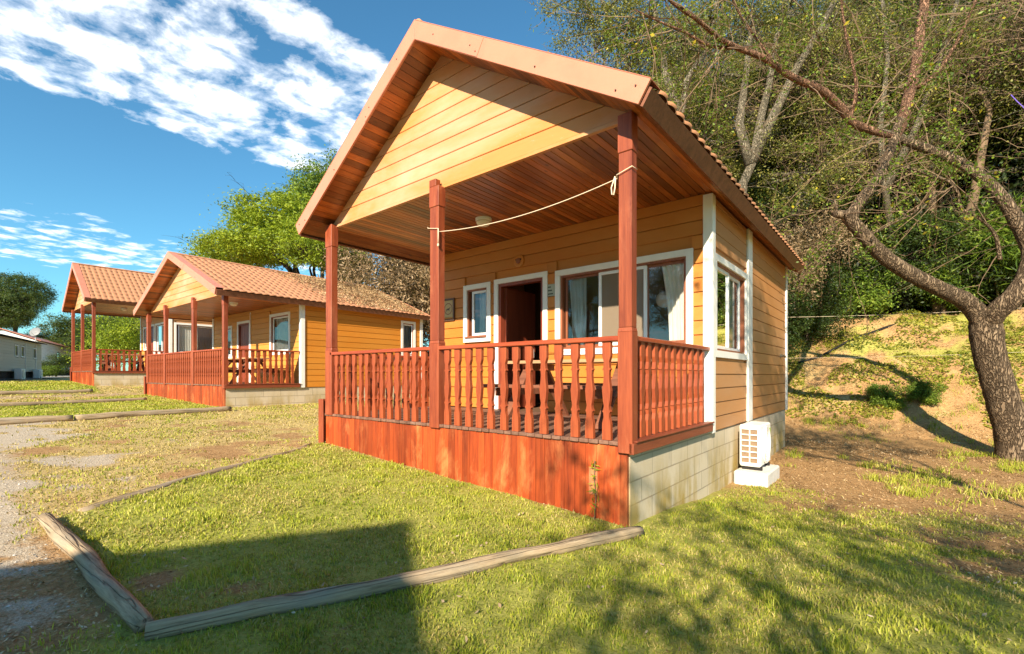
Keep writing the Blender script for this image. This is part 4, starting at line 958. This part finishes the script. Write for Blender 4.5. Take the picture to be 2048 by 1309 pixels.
L_([(1560,140,8.0),(1500,60,7.9),(1470,10,7.8),(1450,-40,7.7)], [.03,.025,.022,.02], m=mbr, sides=7)
L_([(1700,240,8.6),(1712,170,8.5),(1690,60,8.4),(1680,-20,8.3)], [.05,.035,.028,.02], m=mbr, sides=7)
L_([(1778,335,8.7),(1805,335,8.6),(1830,340,8.5),(1860,352,8.5),(1895,362,8.5),(1915,385,8.5),(1925,420,8.5),(1960,438,8.5),(1990,470,8.5),(2000,520,8.6)], [.04,.038,.034,.034,.03,.035,.038,.034,.04,.05], sides=9)
L_([(1740,470,8.5),(1790,445,8.4),(1830,425,8.3),(1845,405,8.3),(1900,380,8.2)], [.03,.025,.022,.018,.012], sides=7)
trunk = mb.build('trunk', M['bark'], lt, smooth=True); mbr.build('branch', M['barkred'], lt, smooth=True)
tips = []; mt = MB(); cand = [q for q in ALL if q[1] < .13]
for k in range(150):
    p, r = cand[rnd.randrange(len(cand))]
    u = rng.normal(size=3)*[1,1,.8] + np.array([-.5,-.2,-.05])
    twigs(mt, [p], [u], [rnd.uniform(.6, 2.1)], rnd.uniform(.006,.013), 3 if k % 3 == 0 else 2, 3, .3, -.12, tips)
mt.build('twigs', M['twig'], lt)
T = np.array(tips); T = T[rng.choice(len(T), 11000)]; T = T+rng.normal(size=T.shape)*.05
V, F = leaves_arrays(T, np.tile([0,0,1.], (len(T),1)), .055, .028); np_mesh('crown', V, F, M['lf_bright'], lt)
T = np.array(tips)[rng.choice(len(tips), 260)]; V, F = leaves_arrays(T+rng.normal(size=T.shape)*.03, np.tile([0,0,1.], (len(T),1)), .075, .045); np_mesh('yellowed_leaves', V, F, M['lf_yellow'], lt)
# ribbon caught in the twigs
mb = MB(); rp = path([(2022,190,8.2),(2034,203,8.2),(2046,214,8.2),(2060,228,8.2)])
for a, b in zip(rp[:-1], rp[1:]): mb.bar(a, b, .003, .018)
tag(mb.build('ribbon', plain('purple_ribbon', (.16,.10,.45), .5)), 'strip of purple ribbon caught in twigs at the right edge', 'ribbon')
# trees that stand behind the camera (their shade dapples the lawn and the side wall, and the big window mirrors them)
sh = tree('shade_tree', 'leafy tree behind the camera dappling the right hand lawn', (6.4,-8.4,-1.0), [[(0,0,-.3),(-.1,.1,1.6),(-.2,.1,3.2)]], .09, [(-2.6,.6,3.6,1.0,1.0,.55),(-1.2,.8,4.9,1.3,1.2,.8),(.6,.2,5.4,1.6,1.5,.9),(1.8,-.6,4.4,1.4,1.3,.8),(-.6,1.8,3.6,1.0,1.0,.5),(.9,1.5,4.0,1.2,1.1,.6),(-2.2,-2.6,5.6,.8,.8,.5),(-1.0,-.6,5.8,.9,.8,.5),(-2.4,.0,5.3,.6,.7,.4),(-.3,-1.6,5.6,.9,.8,.5),(-3.6,-.7,5.55,.55,.5,.32),(.8,-2.4,5.4,.8,.8,.5),(-3.0,-3.6,5.2,.5,.6,.4)], 205, 28, .34, None, (.12,.06), M['lf_dark'], M['bark2'], None, 60, .03, 60)
bt = tree('bare_shade_tree', 'bare branched tree behind the camera streaking the side wall with shade', (5.9,-2.4,-1.0), [[(0,0,-.3),(-.2,.0,2.2),(-.6,.2,4.2)]], .10, [(-2.2,-.2,6.2,1.2,1.4,1.0),(-1.4,1.2,5.6,1.2,1.2,1.0),(-.3,.2,7.0,1.4,1.4,.9),(-2.6,-1.4,7.2,1.0,1.3,.9),(-3.1,-.7,6.6,.7,1.2,.8),(-3.1,.9,6.1,.6,1.1,.8),(-2.7,1.9,5.4,.6,.8,.6)], 330, 22, .36, None, (.09,.045), M['lf_olive'], M['bark2'], None, 120, .018, 60, kids=2)
for k, (x, y, s) in enumerate(((-6.5,-24,1.35),(-10.5,-26,1.6),(-15,-25,1.4),(-3.0,-28,1.7),(3.5,-27,1.6),(-20,-28,1.7),(9,-25,1.5))):
    o = copy_tree(olive if k % 2 else wispy); o.location = (x, y, float(GZ(x,y))-.2); o.scale = (s*1.0 if k % 2 else s*.66,)*3; o.rotation_euler.z = k; o['group'] = 'trees across the lane behind the camera'
    o['label'] = ('olive tree' if k % 2 else 'wispy casuarina')+' across the lane behind the camera, mirrored in the big window'

def slender(label, base, stems, lob, rad=.17):
    b = at(*base); b[2] = float(GZ(b[0], b[1])); pts = [[at(*q)-b for q in st] for st in stems]; pts[0][0] = np.array([0,0,-.4])
    lo = [tuple(at(u,v,t)-b)+(r_, r_, r_*.8) for u,v,t,r_ in lob]
    return tree('slender_tree', label, tuple(b), pts, rad, lo, 46*len(lo), 34, .28, None, (.072,.032), M['lf_olive'], M['barkpale'], 'pale stemmed trees over the roof corner', 8*len(lo), .016, 9*len(lo), kids=2)
slender('slender pale tree whose stem rises beside the roof edge and forks high', (1470,420,15.5), [[(1470,420,15.5),(1485,370,15.4),(1505,325,15.3),(1523,229,15.2),(1538,172,15.1),(1553,76,15),(1576,-20,14.9)], [(1505,325,15.3),(1545,235,15.1),(1591,141,14.8),(1640,60,14.5),(1680,-20,14.3)], [(1500,330,15.3),(1478,250,15.4),(1492,150,15.4),(1507,20,15.3)]], [(1580,10,15,.9),(1500,60,15.3,1.0),(1660,50,14.5,.8),(1600,130,15,.8),(1440,150,15.6,.9),(1540,290,15.5,.7),(1690,150,15,.7),(1620,220,15.6,.6)])
slender('slender feathery tree whose sprays show against the sky right of the gable', (1330,420,14.5), [[(1330,420,14.5),(1310,260,14.4),(1262,150,14.2),(1225,60,14),(1195,-20,13.8)]], [(1150,30,14,.55),(1215,20,14,.8),(1190,100,14.2,.6),(1255,60,14,.9),(1260,140,14.2,.7),(1130,80,14,.35),(1300,110,14.2,.8),(1110,15,13.8,.4)], .09)
slender('slender pale tree leaning left over the roof slope', (1420,420,14), [[(1420,420,14),(1380,300,13.8),(1362,240,13.6),(1374,160,13.5),(1408,107,13.4),(1430,30,13.3),(1440,-40,13.2)], [(1362,240,13.6),(1330,150,13.6),(1318,60,13.5),(1300,-20,13.4)]], [(1300,40,13.5,.8),(1360,90,13.4,.8),(1420,40,13.2,.8),(1240,60,13.8,.6),(1180,20,14,.5),(1330,200,14,.7)], .13)
slender('slender pale tree standing in the thicket left of the trunk', (1790,560,17.5), [[(1790,560,17.5),(1782,470,16.0),(1770,380,14.7),(1760,260,14.8),(1775,120,14.8),(1765,0,14.8)], [(1770,380,14.7),(1835,250,14.6),(1880,120,14.5),(1915,0,14.4)]], [(1760,60,14.8,.9),(1900,80,14.4,.9),(1830,200,14.6,.7),(1700,330,14.8,.6),(1980,200,14.4,.7),(1880,330,14.8,.6)], .12)

# hillside bits: irrigation pipe, two wires
mb = MB(); q = [at(u,v,t) for u,v,t in ((1560,640,15.2),(1600,652,15),(1640,662,15),(1700,668,15),(1775,672,15),(1850,676,15.4))]
mb.tube([(p[0], p[1], float(GZ(p[0],p[1]))+.03) for p in q], .035, 8); tag(mb.build('irrigation_pipe', M['black'], smooth=True), 'black irrigation pipe lying across the bank', 'pipe')
def wire(a, b, r, label, sag=.03):
    a, b = np.array(a), np.array(b); o = MB().tube([a+(b-a)*t-np.array([0,0,sag*4*t*(1-t)]) for t in np.linspace(0,1,13)], r, 5).build('wire', M['rope'], smooth=True); return tag(o, label, 'wire', 'wires strung from the cabin to the leaning tree')
wire((.03,7.56,1.83), at(2052,616,9.3), .003, 'upper pale wire strung from the rear cabin corner past the trunk')
wire((.03,7.5,.96), at(2100,702,9.2), .0022, 'thin lower wire strung from the rear cabin corner past the trunk')

# ------------------------------------------------------------------ far left: mobile homes, bin, hedge, road
M['mhgrey'] = paint('grey_cladding', (.52,.49,.42), (.6,.58,.5), .2); M['mhwhite'] = paint('white_cladding', (.70,.70,.68), (.75,.75,.74), .2)
def mobile_home(label, loc, rz, L, Wd, H, wall, windows, base=.45, ridge=.45, dish=False):
    t = empty('mobile_home', loc, rz, label=label, cat='mobile home', group='mobile homes at far left')
    PFm = lambda u, w, d: (u, -d, w)
    siding('wall', wall, t, PFm, -L, 0, base, H, [(a-.02, b+.02, z0-.02, z1+.02) for a, b, z0, z1 in windows], bw=.16)
    mb = MB(); mb.box(-.02, .0, .003, Wd, base, H); mb.box(-L, -L+.02, .003, Wd, base, H); mb.box(-L, 0, Wd, Wd+.02, base, H); mb.prism([(.0, H), (Wd, H), (Wd/2, H+ridge-.02)], -L, 0.0, 'x'); mb.build('wall', wall, t)
    mb = MB(); mb.box(-L+.05, -.05, .06, Wd-.05, -.6, base-.01); mb.build('skirt', M['bark2'], t)
    mb = MB(); mb.prism([(-.25, H-.0), (Wd/2, H+ridge+.06), (Wd+.25, H-.0), (Wd+.25, H+.05), (Wd/2, H+ridge+.13), (-.25, H+.05)], -L-.15, .15, 'x'); mb.build('roof', M['metal'] if ridge > .6 else M['bark2'], t)
    for a, b, z0, z1 in windows:
        mb = MB(); frameP(mb, PFm, a, b, z0, z1, .07, -.02, .025); w = mb.build('window', M['white'], t)
        MB().add([PFm(a+.07,z0+.07,-.01), PFm(b-.07,z0+.07,-.01), PFm(b-.07,z1-.07,-.01), PFm(a+.07,z1-.07,-.01)], [(0,1,2,3)]).build('pane', M['glass'], w)
        MB().add([PFm(a,z0,-.3), PFm((a+b)/2,z0,-.3), PFm((a+b)/2,z1,-.3), PFm(a,z1,-.3)], [(0,1,2,3)]).build('curtain', M['curtain'], w)
    for u in (-1.55, -4.0):
        if base < .5: mb = MB(); mb.box(u, u+.06, -.03, -.001, base, H-.05); mb.build('downpipe', M['white'], t)
    return t
ang = math.atan2(.277, -.96)
pg_ = at(83, 757, 32)
S_ = lambda L: [(-b, -a, z0, z1) for a, b, z0, z1 in L]
mobile_home('grey clad mobile home with small paired windows at the left picture edge', (pg_[0], pg_[1], .36), ang, 14, 3.6, 2.32, M['mhgrey'], S_([(1.35,2.15,1.3,2.0),(4.2,4.85,1.3,2.0),(5.5,6.15,1.3,2.0)]), ridge=.2)
e1 = np.array([math.cos(ang), math.sin(ang), 0]); nn = np.array([-e1[1], e1[0], 0])*-1
wc = np.array([-57.5, 1.9, .35])
mobile_home('long white mobile home with a sunlit gable end behind the grey one', tuple(wc+e1*24), ang, 24, 4.6, 3.3, M['mhwhite'], [(-24+a, -24+b, 1.7, 2.7) for a, b in ((7.6,9.2),(15,17))], base=.75, ridge=.9)
def small_ac(s, label):
    p = np.array([pg_[0], pg_[1], .36]) - e1*s + nn*.25
    t = empty('air_conditioner', tuple(p), ang, label=label, cat='air conditioner', group='air conditioners under the grey mobile home')
    MB().box(-.4,.4,-.15,.15,.0,.6).build('casing', M['acw'], t, bevel=.02)
    MB().lathe([(.24,-.17),(.25,-.16),(.25,-.151)], 20, (-.08,0,.3), 'y').build('fan_ring', M['acgrille'], t)
small_ac(2.3, 'small white air conditioner right of the other under the grey mobile home'); small_ac(6.3, 'small white air conditioner left of the other under the grey mobile home')
dp = at(70, 664, 38); dt = empty('satellite_dish', (dp[0], dp[1], .3), R_(-20), label='round grey satellite dish on a mast by the mobile homes', cat='satellite dish')
z0 = dp[2]-.3
d = MB().lathe([(.002,-.10)]+[(.40*k/8, -.08+.08*(k/8)**2) for k in range(1,9)]+[(.39,.012),(.002,-.085)], 24, (0,0,0), 'x').build('dish', plain('grey_dish_paint', (.20,.205,.21), .5), dt, smooth=True); d.location = (0,0,z0); d.rotation_euler = (0, R_(-25), R_(-25))
MB().tube([(-.12,0,-.1),(-.12,0,z0-.05)], .035, 8).build('mast', M['acgrille'], dt); mb = MB(); mb.tube([(0,0,z0-.35),(.42,-.1,z0-.12),(.45,-.1,z0-.05)], .015, 6); mb.build('feed_arm', M['acgrille'], dt)
bp_ = at(8, 755, 27); bt_ = empty('wheelie_bin', (bp_[0], bp_[1], float(GZ(bp_[0],bp_[1]))), R_(-40), label='dark bin with yellow lid and side at the left edge', cat='bin')
MB().prism([(-.24,.06),(.24,.06),(.30,.72),(-.30,.72)], -.28, .28).build('body', M['bark2'], bt_, bevel=.03)
mb = MB(); mb.box(-.33,.33,-.31,.31,.722,.78); mb.build('lid', plain('yellow_bin_plastic', (.62,.48,.08), .5), bt_, bevel=.02)
for s in (-1,1): MB().lathe([(.08,-.03),(.09,0),(.08,.03)], 14, (.2,.30*s,.09), 'y').build('wheel', M['black'], bt_)
hp = at(112, 745, 38); hb = copy_tree(darkbush); hb.location = (hp[0], hp[1], float(GZ(hp[0],hp[1]))-.1); hb.scale = (.85,.85,.72); hb['label'] = 'rounded green bush in front of the long white mobile home'; hb['group'] = 'bushes by the mobile homes'
hb2 = copy_tree(brightbush); hp = at(92, 745, 36); hb2.location = (hp[0], hp[1], .3); hb2.scale = (.8,.8,.6); hb2['label'] = 'lower lighter bush left of the rounded bush by the white mobile home'; hb2['group'] = 'bushes by the mobile homes'
# lane of pale asphalt far left
mb = MB(); A = [(-26.5,-9),(-27.5,-5),(-33,-2.2),(-42,1.2),(-60,6)]; B_ = [(-36,-9),(-37,-7),(-41,-4.5),(-48,-2.5),(-64,1)]
vs = []
for (a, b) in zip(A, B_):
    for k in range(5): x = a[0]+(b[0]-a[0])*k/4; y = a[1]+(b[1]-a[1])*k/4; vs.append((x, y, float(GZ0(x, y))+.05))
mb.add(vs, [(i*5+k, i*5+k+1, i*5+k+6, i*5+k+5) for i in range(4) for k in range(4)])
tag(mb.build('road', plain('pale_sandy_asphalt', (.46,.42,.35), .9, .3, 3, bump=.4)), kind='structure')

# ------------------------------------------------------------------ grass, litter, gravel
def sample(n, tmin, tmax, half=1.15, pw=1.0):
    t = tmin+(tmax-tmin)*rng.random(n)**pw; a = rng.uniform(-half, half, n)
    x = CAM[0]+t*(FWD[0]*np.cos(a)+RGT[0]*np.sin(a)); y = CAM[1]+t*(FWD[1]*np.cos(a)+RGT[1]*np.sin(a)); return x, y, t
def free(x, y, t=.05):
    k = ~((x > -5.26-t) & (x < .02+t) & (y > -.012-t*.2) & (y < 7.7)); k &= ~((x > -19.35) & (x < -12.3) & (y > 1.0) & (y < 8.5)); k &= ~((x > -30.1) & (x < -24.9) & (y > .3) & (y < 8.5)); return k
def blades(name, x, y, h, w, mat, lean=.55):
    n = len(x); z = GZ(x, y)-.004; a = rng.uniform(0, 2*math.pi, n); b = rng.uniform(0, 2*math.pi, n); l = rng.random(n)*lean+.1
    sx, sy = np.cos(a)*w*.5, np.sin(a)*w*.5; lx, ly = np.cos(b)*l*h, np.sin(b)*l*h
    V = np.zeros((n,5,3)); 
    V[:,0] = np.stack([x-sx, y-sy, z], 1); V[:,1] = np.stack([x+sx, y+sy, z], 1)
    V[:,2] = np.stack([x-sx*.8+lx*.35, y-sy*.8+ly*.35, z+h*.6], 1); V[:,3] = np.stack([x+sx*.8+lx*.35, y+sy*.8+ly*.35, z+h*.6], 1)
    V[:,4] = np.stack([x+lx*1.1, y+ly*1.1, z+h*(1-.25*l)], 1)
    F0 = np.array([[0,1,3],[0,3,2],[2,3,4]]); F = (np.arange(n)[:,None,None]*5+F0[None]).reshape(-1,3)
    return np_mesh(name, V.reshape(-1,3), F, mat)
x, y, t = sample(1100000, .7, 33); la, dr, gr = landuse(x, y); u = rng.random(len(x)); f = free(x, y)
tuft = fbm(x*5, y*5, 51, 3); k = f & (u < la*np.clip(.25+1.5*(tuft-.25), .12, 1)) & (y < 9.5)
n = k.sum(); h = (.012+.022*rng.random(n)+.05*np.clip(tuft[k]-.54, 0, .3)*2)*(1+.02*t[k]); wd = .0029*(1+.36*t[k])
tag(blades('grass', x[k], y[k], h, wd, M['grass']), 'short green lawn grass in front of and beside the cabins', 'grass', kind='stuff')
k2 = f & (u < np.maximum(dr*np.clip(1.6*(tuft-.30), .03, .8), la*(.10+.6*sst(.46,.6,fbm(x*1.6,y*1.6,77))))) & (rng.random(len(x)) < .75) & (y < 9.5)
n = k2.sum(); tag(blades('dry_grass', x[k2], y[k2], (.012+.026*rng.random(n))*(1+.02*t[k2]), .0034*(1+.34*t[k2]), M['drygrass'], 1.1), 'thin straw coloured grass between the lawns', 'grass', kind='stuff')
# a greener fringe mixed through the straw
k3 = f & (u > .5) & (dr > .3) & (fbm(x*1.1, y*1.1, 61) > .52) & (y < 6) & (rng.random(len(x)) < .35)
n = k3.sum(); tag(blades('grass_patch', x[k3], y[k3], (.014+.026*rng.random(n))*(1+.02*t[k3]), .0034*(1+.34*t[k3]), M['grass'], .9), 'sparse green grass growing through the dry ground', 'grass', kind='stuff')
def flat_leaves(name, x, y, L, W, mat, tilt=.35, dz=.006):
    P = np.stack([x, y, GZ(x, y)+dz+rng.random(len(x))*.008], 1); V, F = leaves_arrays(P, np.tile([0,0,1.], (len(x),1)), L, W, tilt); return np_mesh(name, V, F, mat)
x, y, t = sample(230000, 1.2, 22, 1.1); la, dr, gr = landuse(x, y); soil = np.clip(1-la-dr-gr, 0, 1)
k = free(x, y) & (rng.random(len(x)) < soil*np.where((x > -.5)|((x > -4) & (y < 0)), 1, .15)*np.clip(.35+1.6*(fbm(x*2.2,y*2.2,91)-.3),.1,1)) & ~((x<-3)&(y>4)); 
tag(flat_leaves('leaf_litter', x[k], y[k], .022*(1+.06*t[k])[:,None], .010*(1+.06*t[k])[:,None], M['litter'], .45), 'brown leaf litter on the bare earth beside the cabin and on the bank', 'leaf litter', kind='stuff')
x, y, t = sample(800, 1.2, 12, 1.0); k = free(x, y); tag(flat_leaves('fallen_leaves', x[k], y[k], .035, .018, M['palelitter'], .5, .02), 'pale dead leaves scattered over the lawn', 'fallen leaves', kind='stuff')
# litter on the skirt of ground cover over the bank
x = rng.uniform(-2, 10, 60000); y = rng.uniform(10.8, 17.5, 60000); nz = fbm(x*1.3, y*1.3, 71); k = (nz > .50) & (rng.random(len(x)) < .7)
P = np.stack([x[k], y[k], GZ(x[k], y[k])+.02+.14*rng.random(k.sum())*np.clip((nz[k]-.5)*6, .2, 1)], 1); V, F = leaves_arrays(P, np.tile([0,-.3,1.], (len(P),1)), .085, .05, .6)
tag(np_mesh('ground_cover', V, F, leafmat('trailing_vine_leaves', [(.2, (.10,.14,.015)), (.5, (.26,.27,.03)), (.85, (.45,.40,.06)), (1, (.52,.42,.10))])), 'yellow green trailing plants over the earth bank', 'ground cover', kind='stuff')
bx = rng.uniform(-4, 11, 42000); by = rng.uniform(8.2, 17, 42000); k = rng.random(42000) < np.clip(.2+1.7*(fbm(bx*1.5, by*1.5, 95)-.3), 0, 1)
tag(flat_leaves('bank_litter', bx[k], by[k], .055, .022, M['litter'], .6, .012), 'dry leaves and twigs lying on the earth bank under the trees', 'leaf litter', kind='stuff')
wx = rng.uniform(-1, 9, 1500); wy = rng.uniform(3, 16.5, 1500); k = (fbm(wx*.9, wy*.9, 101) > .54) & free(wx, wy, .2); wx, wy = wx[k], wy[k]; m_ = 26
tx = np.repeat(wx, m_)+rng.normal(size=len(wx)*m_)*.07; ty = np.repeat(wy, m_)+rng.normal(size=len(wx)*m_)*.07
tag(blades('weed_tufts', tx, ty, .05+.11*rng.random(len(tx)), .009, M['grass'], .9), 'scattered green weed tufts on the bare earth and the bank', 'weeds', kind='stuff')
# gravel
x, y, t = sample(60000, 1.5, 12, 1.1); la, dr, gr = landuse(x, y); k = free(x, y) & (rng.random(len(x)) < gr*.8*np.clip(4/t, .15, 1)); n = k.sum()
oc = np.array([[1,0,0],[0,1,0],[-1,0,0],[0,-1,0],[0,0,.8],[0,0,-.6]]); of = np.array([[0,1,4],[1,2,4],[2,3,4],[3,0,4]])
sc = (.003+.010*rng.random(n)**3)[:,None,None]; V = oc[None]*sc*rng.uniform(.6,1.3,(n,6,3)); a = rng.uniform(0,6.28,n); c, s = np.cos(a)[:,None], np.sin(a)[:,None]
V = np.stack([V[...,0]*c-V[...,1]*s, V[...,0]*s+V[...,1]*c, V[...,2]], 2) + np.stack([x[k], y[k], GZ(x[k], y[k])+.002], 1)[:,None,:]
gm, gnt, gout = nt_new('gravel_stone'); finish(gnt, gout, ramp(gnt, island(gnt), [(0, (.22,.20,.18)), (.5, (.48,.44,.38)), (1, (.72,.69,.62))]), .9)
tag(np_mesh('gravel', V.reshape(-1,3), (np.arange(n)[:,None,None]*6+of[None]).reshape(-1,3), gm), 'pale loose gravel of the drive at the left', 'gravel', kind='stuff')
# dead leaves lying on the tiled roof of the middle cabin
th2 = math.atan(.412); n = 16000; s = rng.uniform(2.3, 7.0, n); d = rng.uniform(.15, 4.0, n); dens = np.clip((s-2.6)/2.4, 0, 1)*(.35+.65*np.clip(1.25-d/3.4, .25, 1)); k = rng.random(n) < dens
P = np.stack([-6.87/2+d[k]*math.cos(th2), s[k], (2.40+.412*(6.87/2+.22))+.022/math.cos(th2)+.135/math.cos(th2)-d[k]*math.sin(th2)+.055+.02*rng.random(k.sum())], 1)
V, F = leaves_arrays(P, np.tile([math.sin(th2),0,math.cos(th2)], (k.sum(),1)), .10, .035, .5)
rl = np_mesh('roof_litter', V, F, M['litter']); rl.location = (-12.36,1.105,.335); rl.rotation_euler.z = R_(1.1); tag(rl, 'brown dead leaves lying on the rear part of the middle cabin roof', 'leaf litter', kind='stuff')
# weed climbing out of the skirting
wd_ = empty('weed', (-.34, -.05, float(GZ(-.34,-.05))), label='spindly weed growing up against the red skirting near its right end', cat='weed')
mb = MB(); mb.tube([(0,0,0),(.01,.01,.2),(-.01,.015,.38),(.0,.01,.55)], .004, 5); mb.build('stem', M['twig'], wd_)
P = np.array([(0,0,.06+.48*i/34) for i in range(35)])+rng.normal(size=(35,3))*[.025,.012,.02]+[0,-.012,0]; V, F = leaves_arrays(P, np.tile([0,-1,.3], (35,1)), .085, .010, .7); np_mesh('leaf_sprays', V, F, M['lf_acacia'], wd_)

# ------------------------------------------------------------------ light, sky, camera
SUN = np.array([.345, -1.0, .555]); SUN /= np.linalg.norm(SUN); elev = math.asin(SUN[2])
sl = bpy.data.lights.new('sun', 'SUN'); sl.energy = 4.9; sl.angle = R_(.55); sl.color = (1.0, .86, .66)
so = bpy.data.objects.new('sun', sl); COL.objects.link(so)
from mathutils import Vector
so.rotation_euler = Vector((-SUN[0], -SUN[1], -SUN[2])).to_track_quat('-Z', 'Y').to_euler()
w = bpy.data.worlds.new('World'); scn.world = w; w.use_nodes = True; nt = w.node_tree; nt.nodes.clear()
out = nt.nodes.new('ShaderNodeOutputWorld')
sky = nd(nt, 'ShaderNodeTexSky', sky_type='NISHITA'); sky.sun_disc = False; sky.sun_elevation = elev; sky.sun_rotation = math.atan2(SUN[0], SUN[1]); sky.air_density = 1.0; sky.dust_density = .3; sky.ozone_density = 2.0
skyc = mix(nt, 1.0, sky.outputs[0], (.50,.96,1.05), 'MULTIPLY')
tc = nd(nt, 'ShaderNodeTexCoord'); sp = nd(nt, 'ShaderNodeSeparateXYZ', {0: tc.outputs['Generated']})
zc = math_(nt, 'MAXIMUM', sp.outputs[2], .04); px = math_(nt, 'DIVIDE', sp.outputs[0], zc); py = math_(nt, 'DIVIDE', sp.outputs[1], zc)
pv = nd(nt, 'ShaderNodeCombineXYZ', {0: px, 1: py, 2: 0.0}).outputs[0]
n1 = noise(nt, pv, 6.5, 9, .60, .2); n2 = noise(nt, nd(nt, 'ShaderNodeMapping', {'Vector': pv, 'Scale': (1,.6,1), 'Location': (3.1,1.7,0)}).outputs[0], 1.5, 4, .5)
wob = math_(nt, 'MULTIPLY', math_(nt, 'SUBTRACT', n2, .5), 1.1)
def band(lo0, lo1, hi0, hi1):
    q = math_(nt, 'ADD', px, wob)
    a = nd(nt, 'ShaderNodeMapRange', {'Value': q, 'From Min': lo0, 'From Max': lo1}, interpolation_type='SMOOTHSTEP').outputs[0]
    b = nd(nt, 'ShaderNodeMapRange', {'Value': q, 'From Min': hi0, 'From Max': hi1, 'To Min': 1.0, 'To Max': 0.0}, interpolation_type='SMOOTHSTEP').outputs[0]
    return math_(nt, 'MULTIPLY', a, b)
m1 = band(-2.5, -2.1, -1.5, -.78); m2 = math_(nt, 'MULTIPLY', band(-6.8, -5.4, -4.3, -3.4), .86)
mm = math_(nt, 'MAXIMUM', m1, m2)
n3 = noise(nt, pv, 2.6, 3, .5)
cl = math_(nt, 'ADD', math_(nt, 'ADD', n1, math_(nt, 'MULTIPLY', math_(nt, 'SUBTRACT', n3, .52), .55)), math_(nt, 'MULTIPLY', math_(nt, 'SUBTRACT', mm, 1.0), .55))
den = ramp(nt, cl, [(.36, 0.0), (.46, .30), (.56, .75), (.70, 1.0)])
shade = ramp(nt, noise(nt, pv, 9.0, 5, .55), [(.3, (6.6,7.2,8.2)), (.65, (10.4,10.4,10.3))])
full = mix(nt, den, skyc, shade)
bg = nd(nt, 'ShaderNodeBackground', {'Color': full, 'Strength': .084}); nt.links.new(bg.outputs[0], out.inputs[0])

cam = bpy.data.cameras.new('camera'); cam.sensor_width = 36; cam.lens = FPX*36/2048; cam.shift_y = (HZ-654.5)/2048; cam.clip_start = .05; cam.clip_end = 3000
co = bpy.data.objects.new('camera', cam); COL.objects.link(co); co.location = CAM; co.rotation_euler = (R_(90), 0, YAW); scn.camera = co
vs_ = scn.view_settings; vs_.view_transform = 'Standard'; vs_.look = 'None'; vs_.gamma = 1; vs_.exposure = 1.15; vs_.use_curve_mapping = False
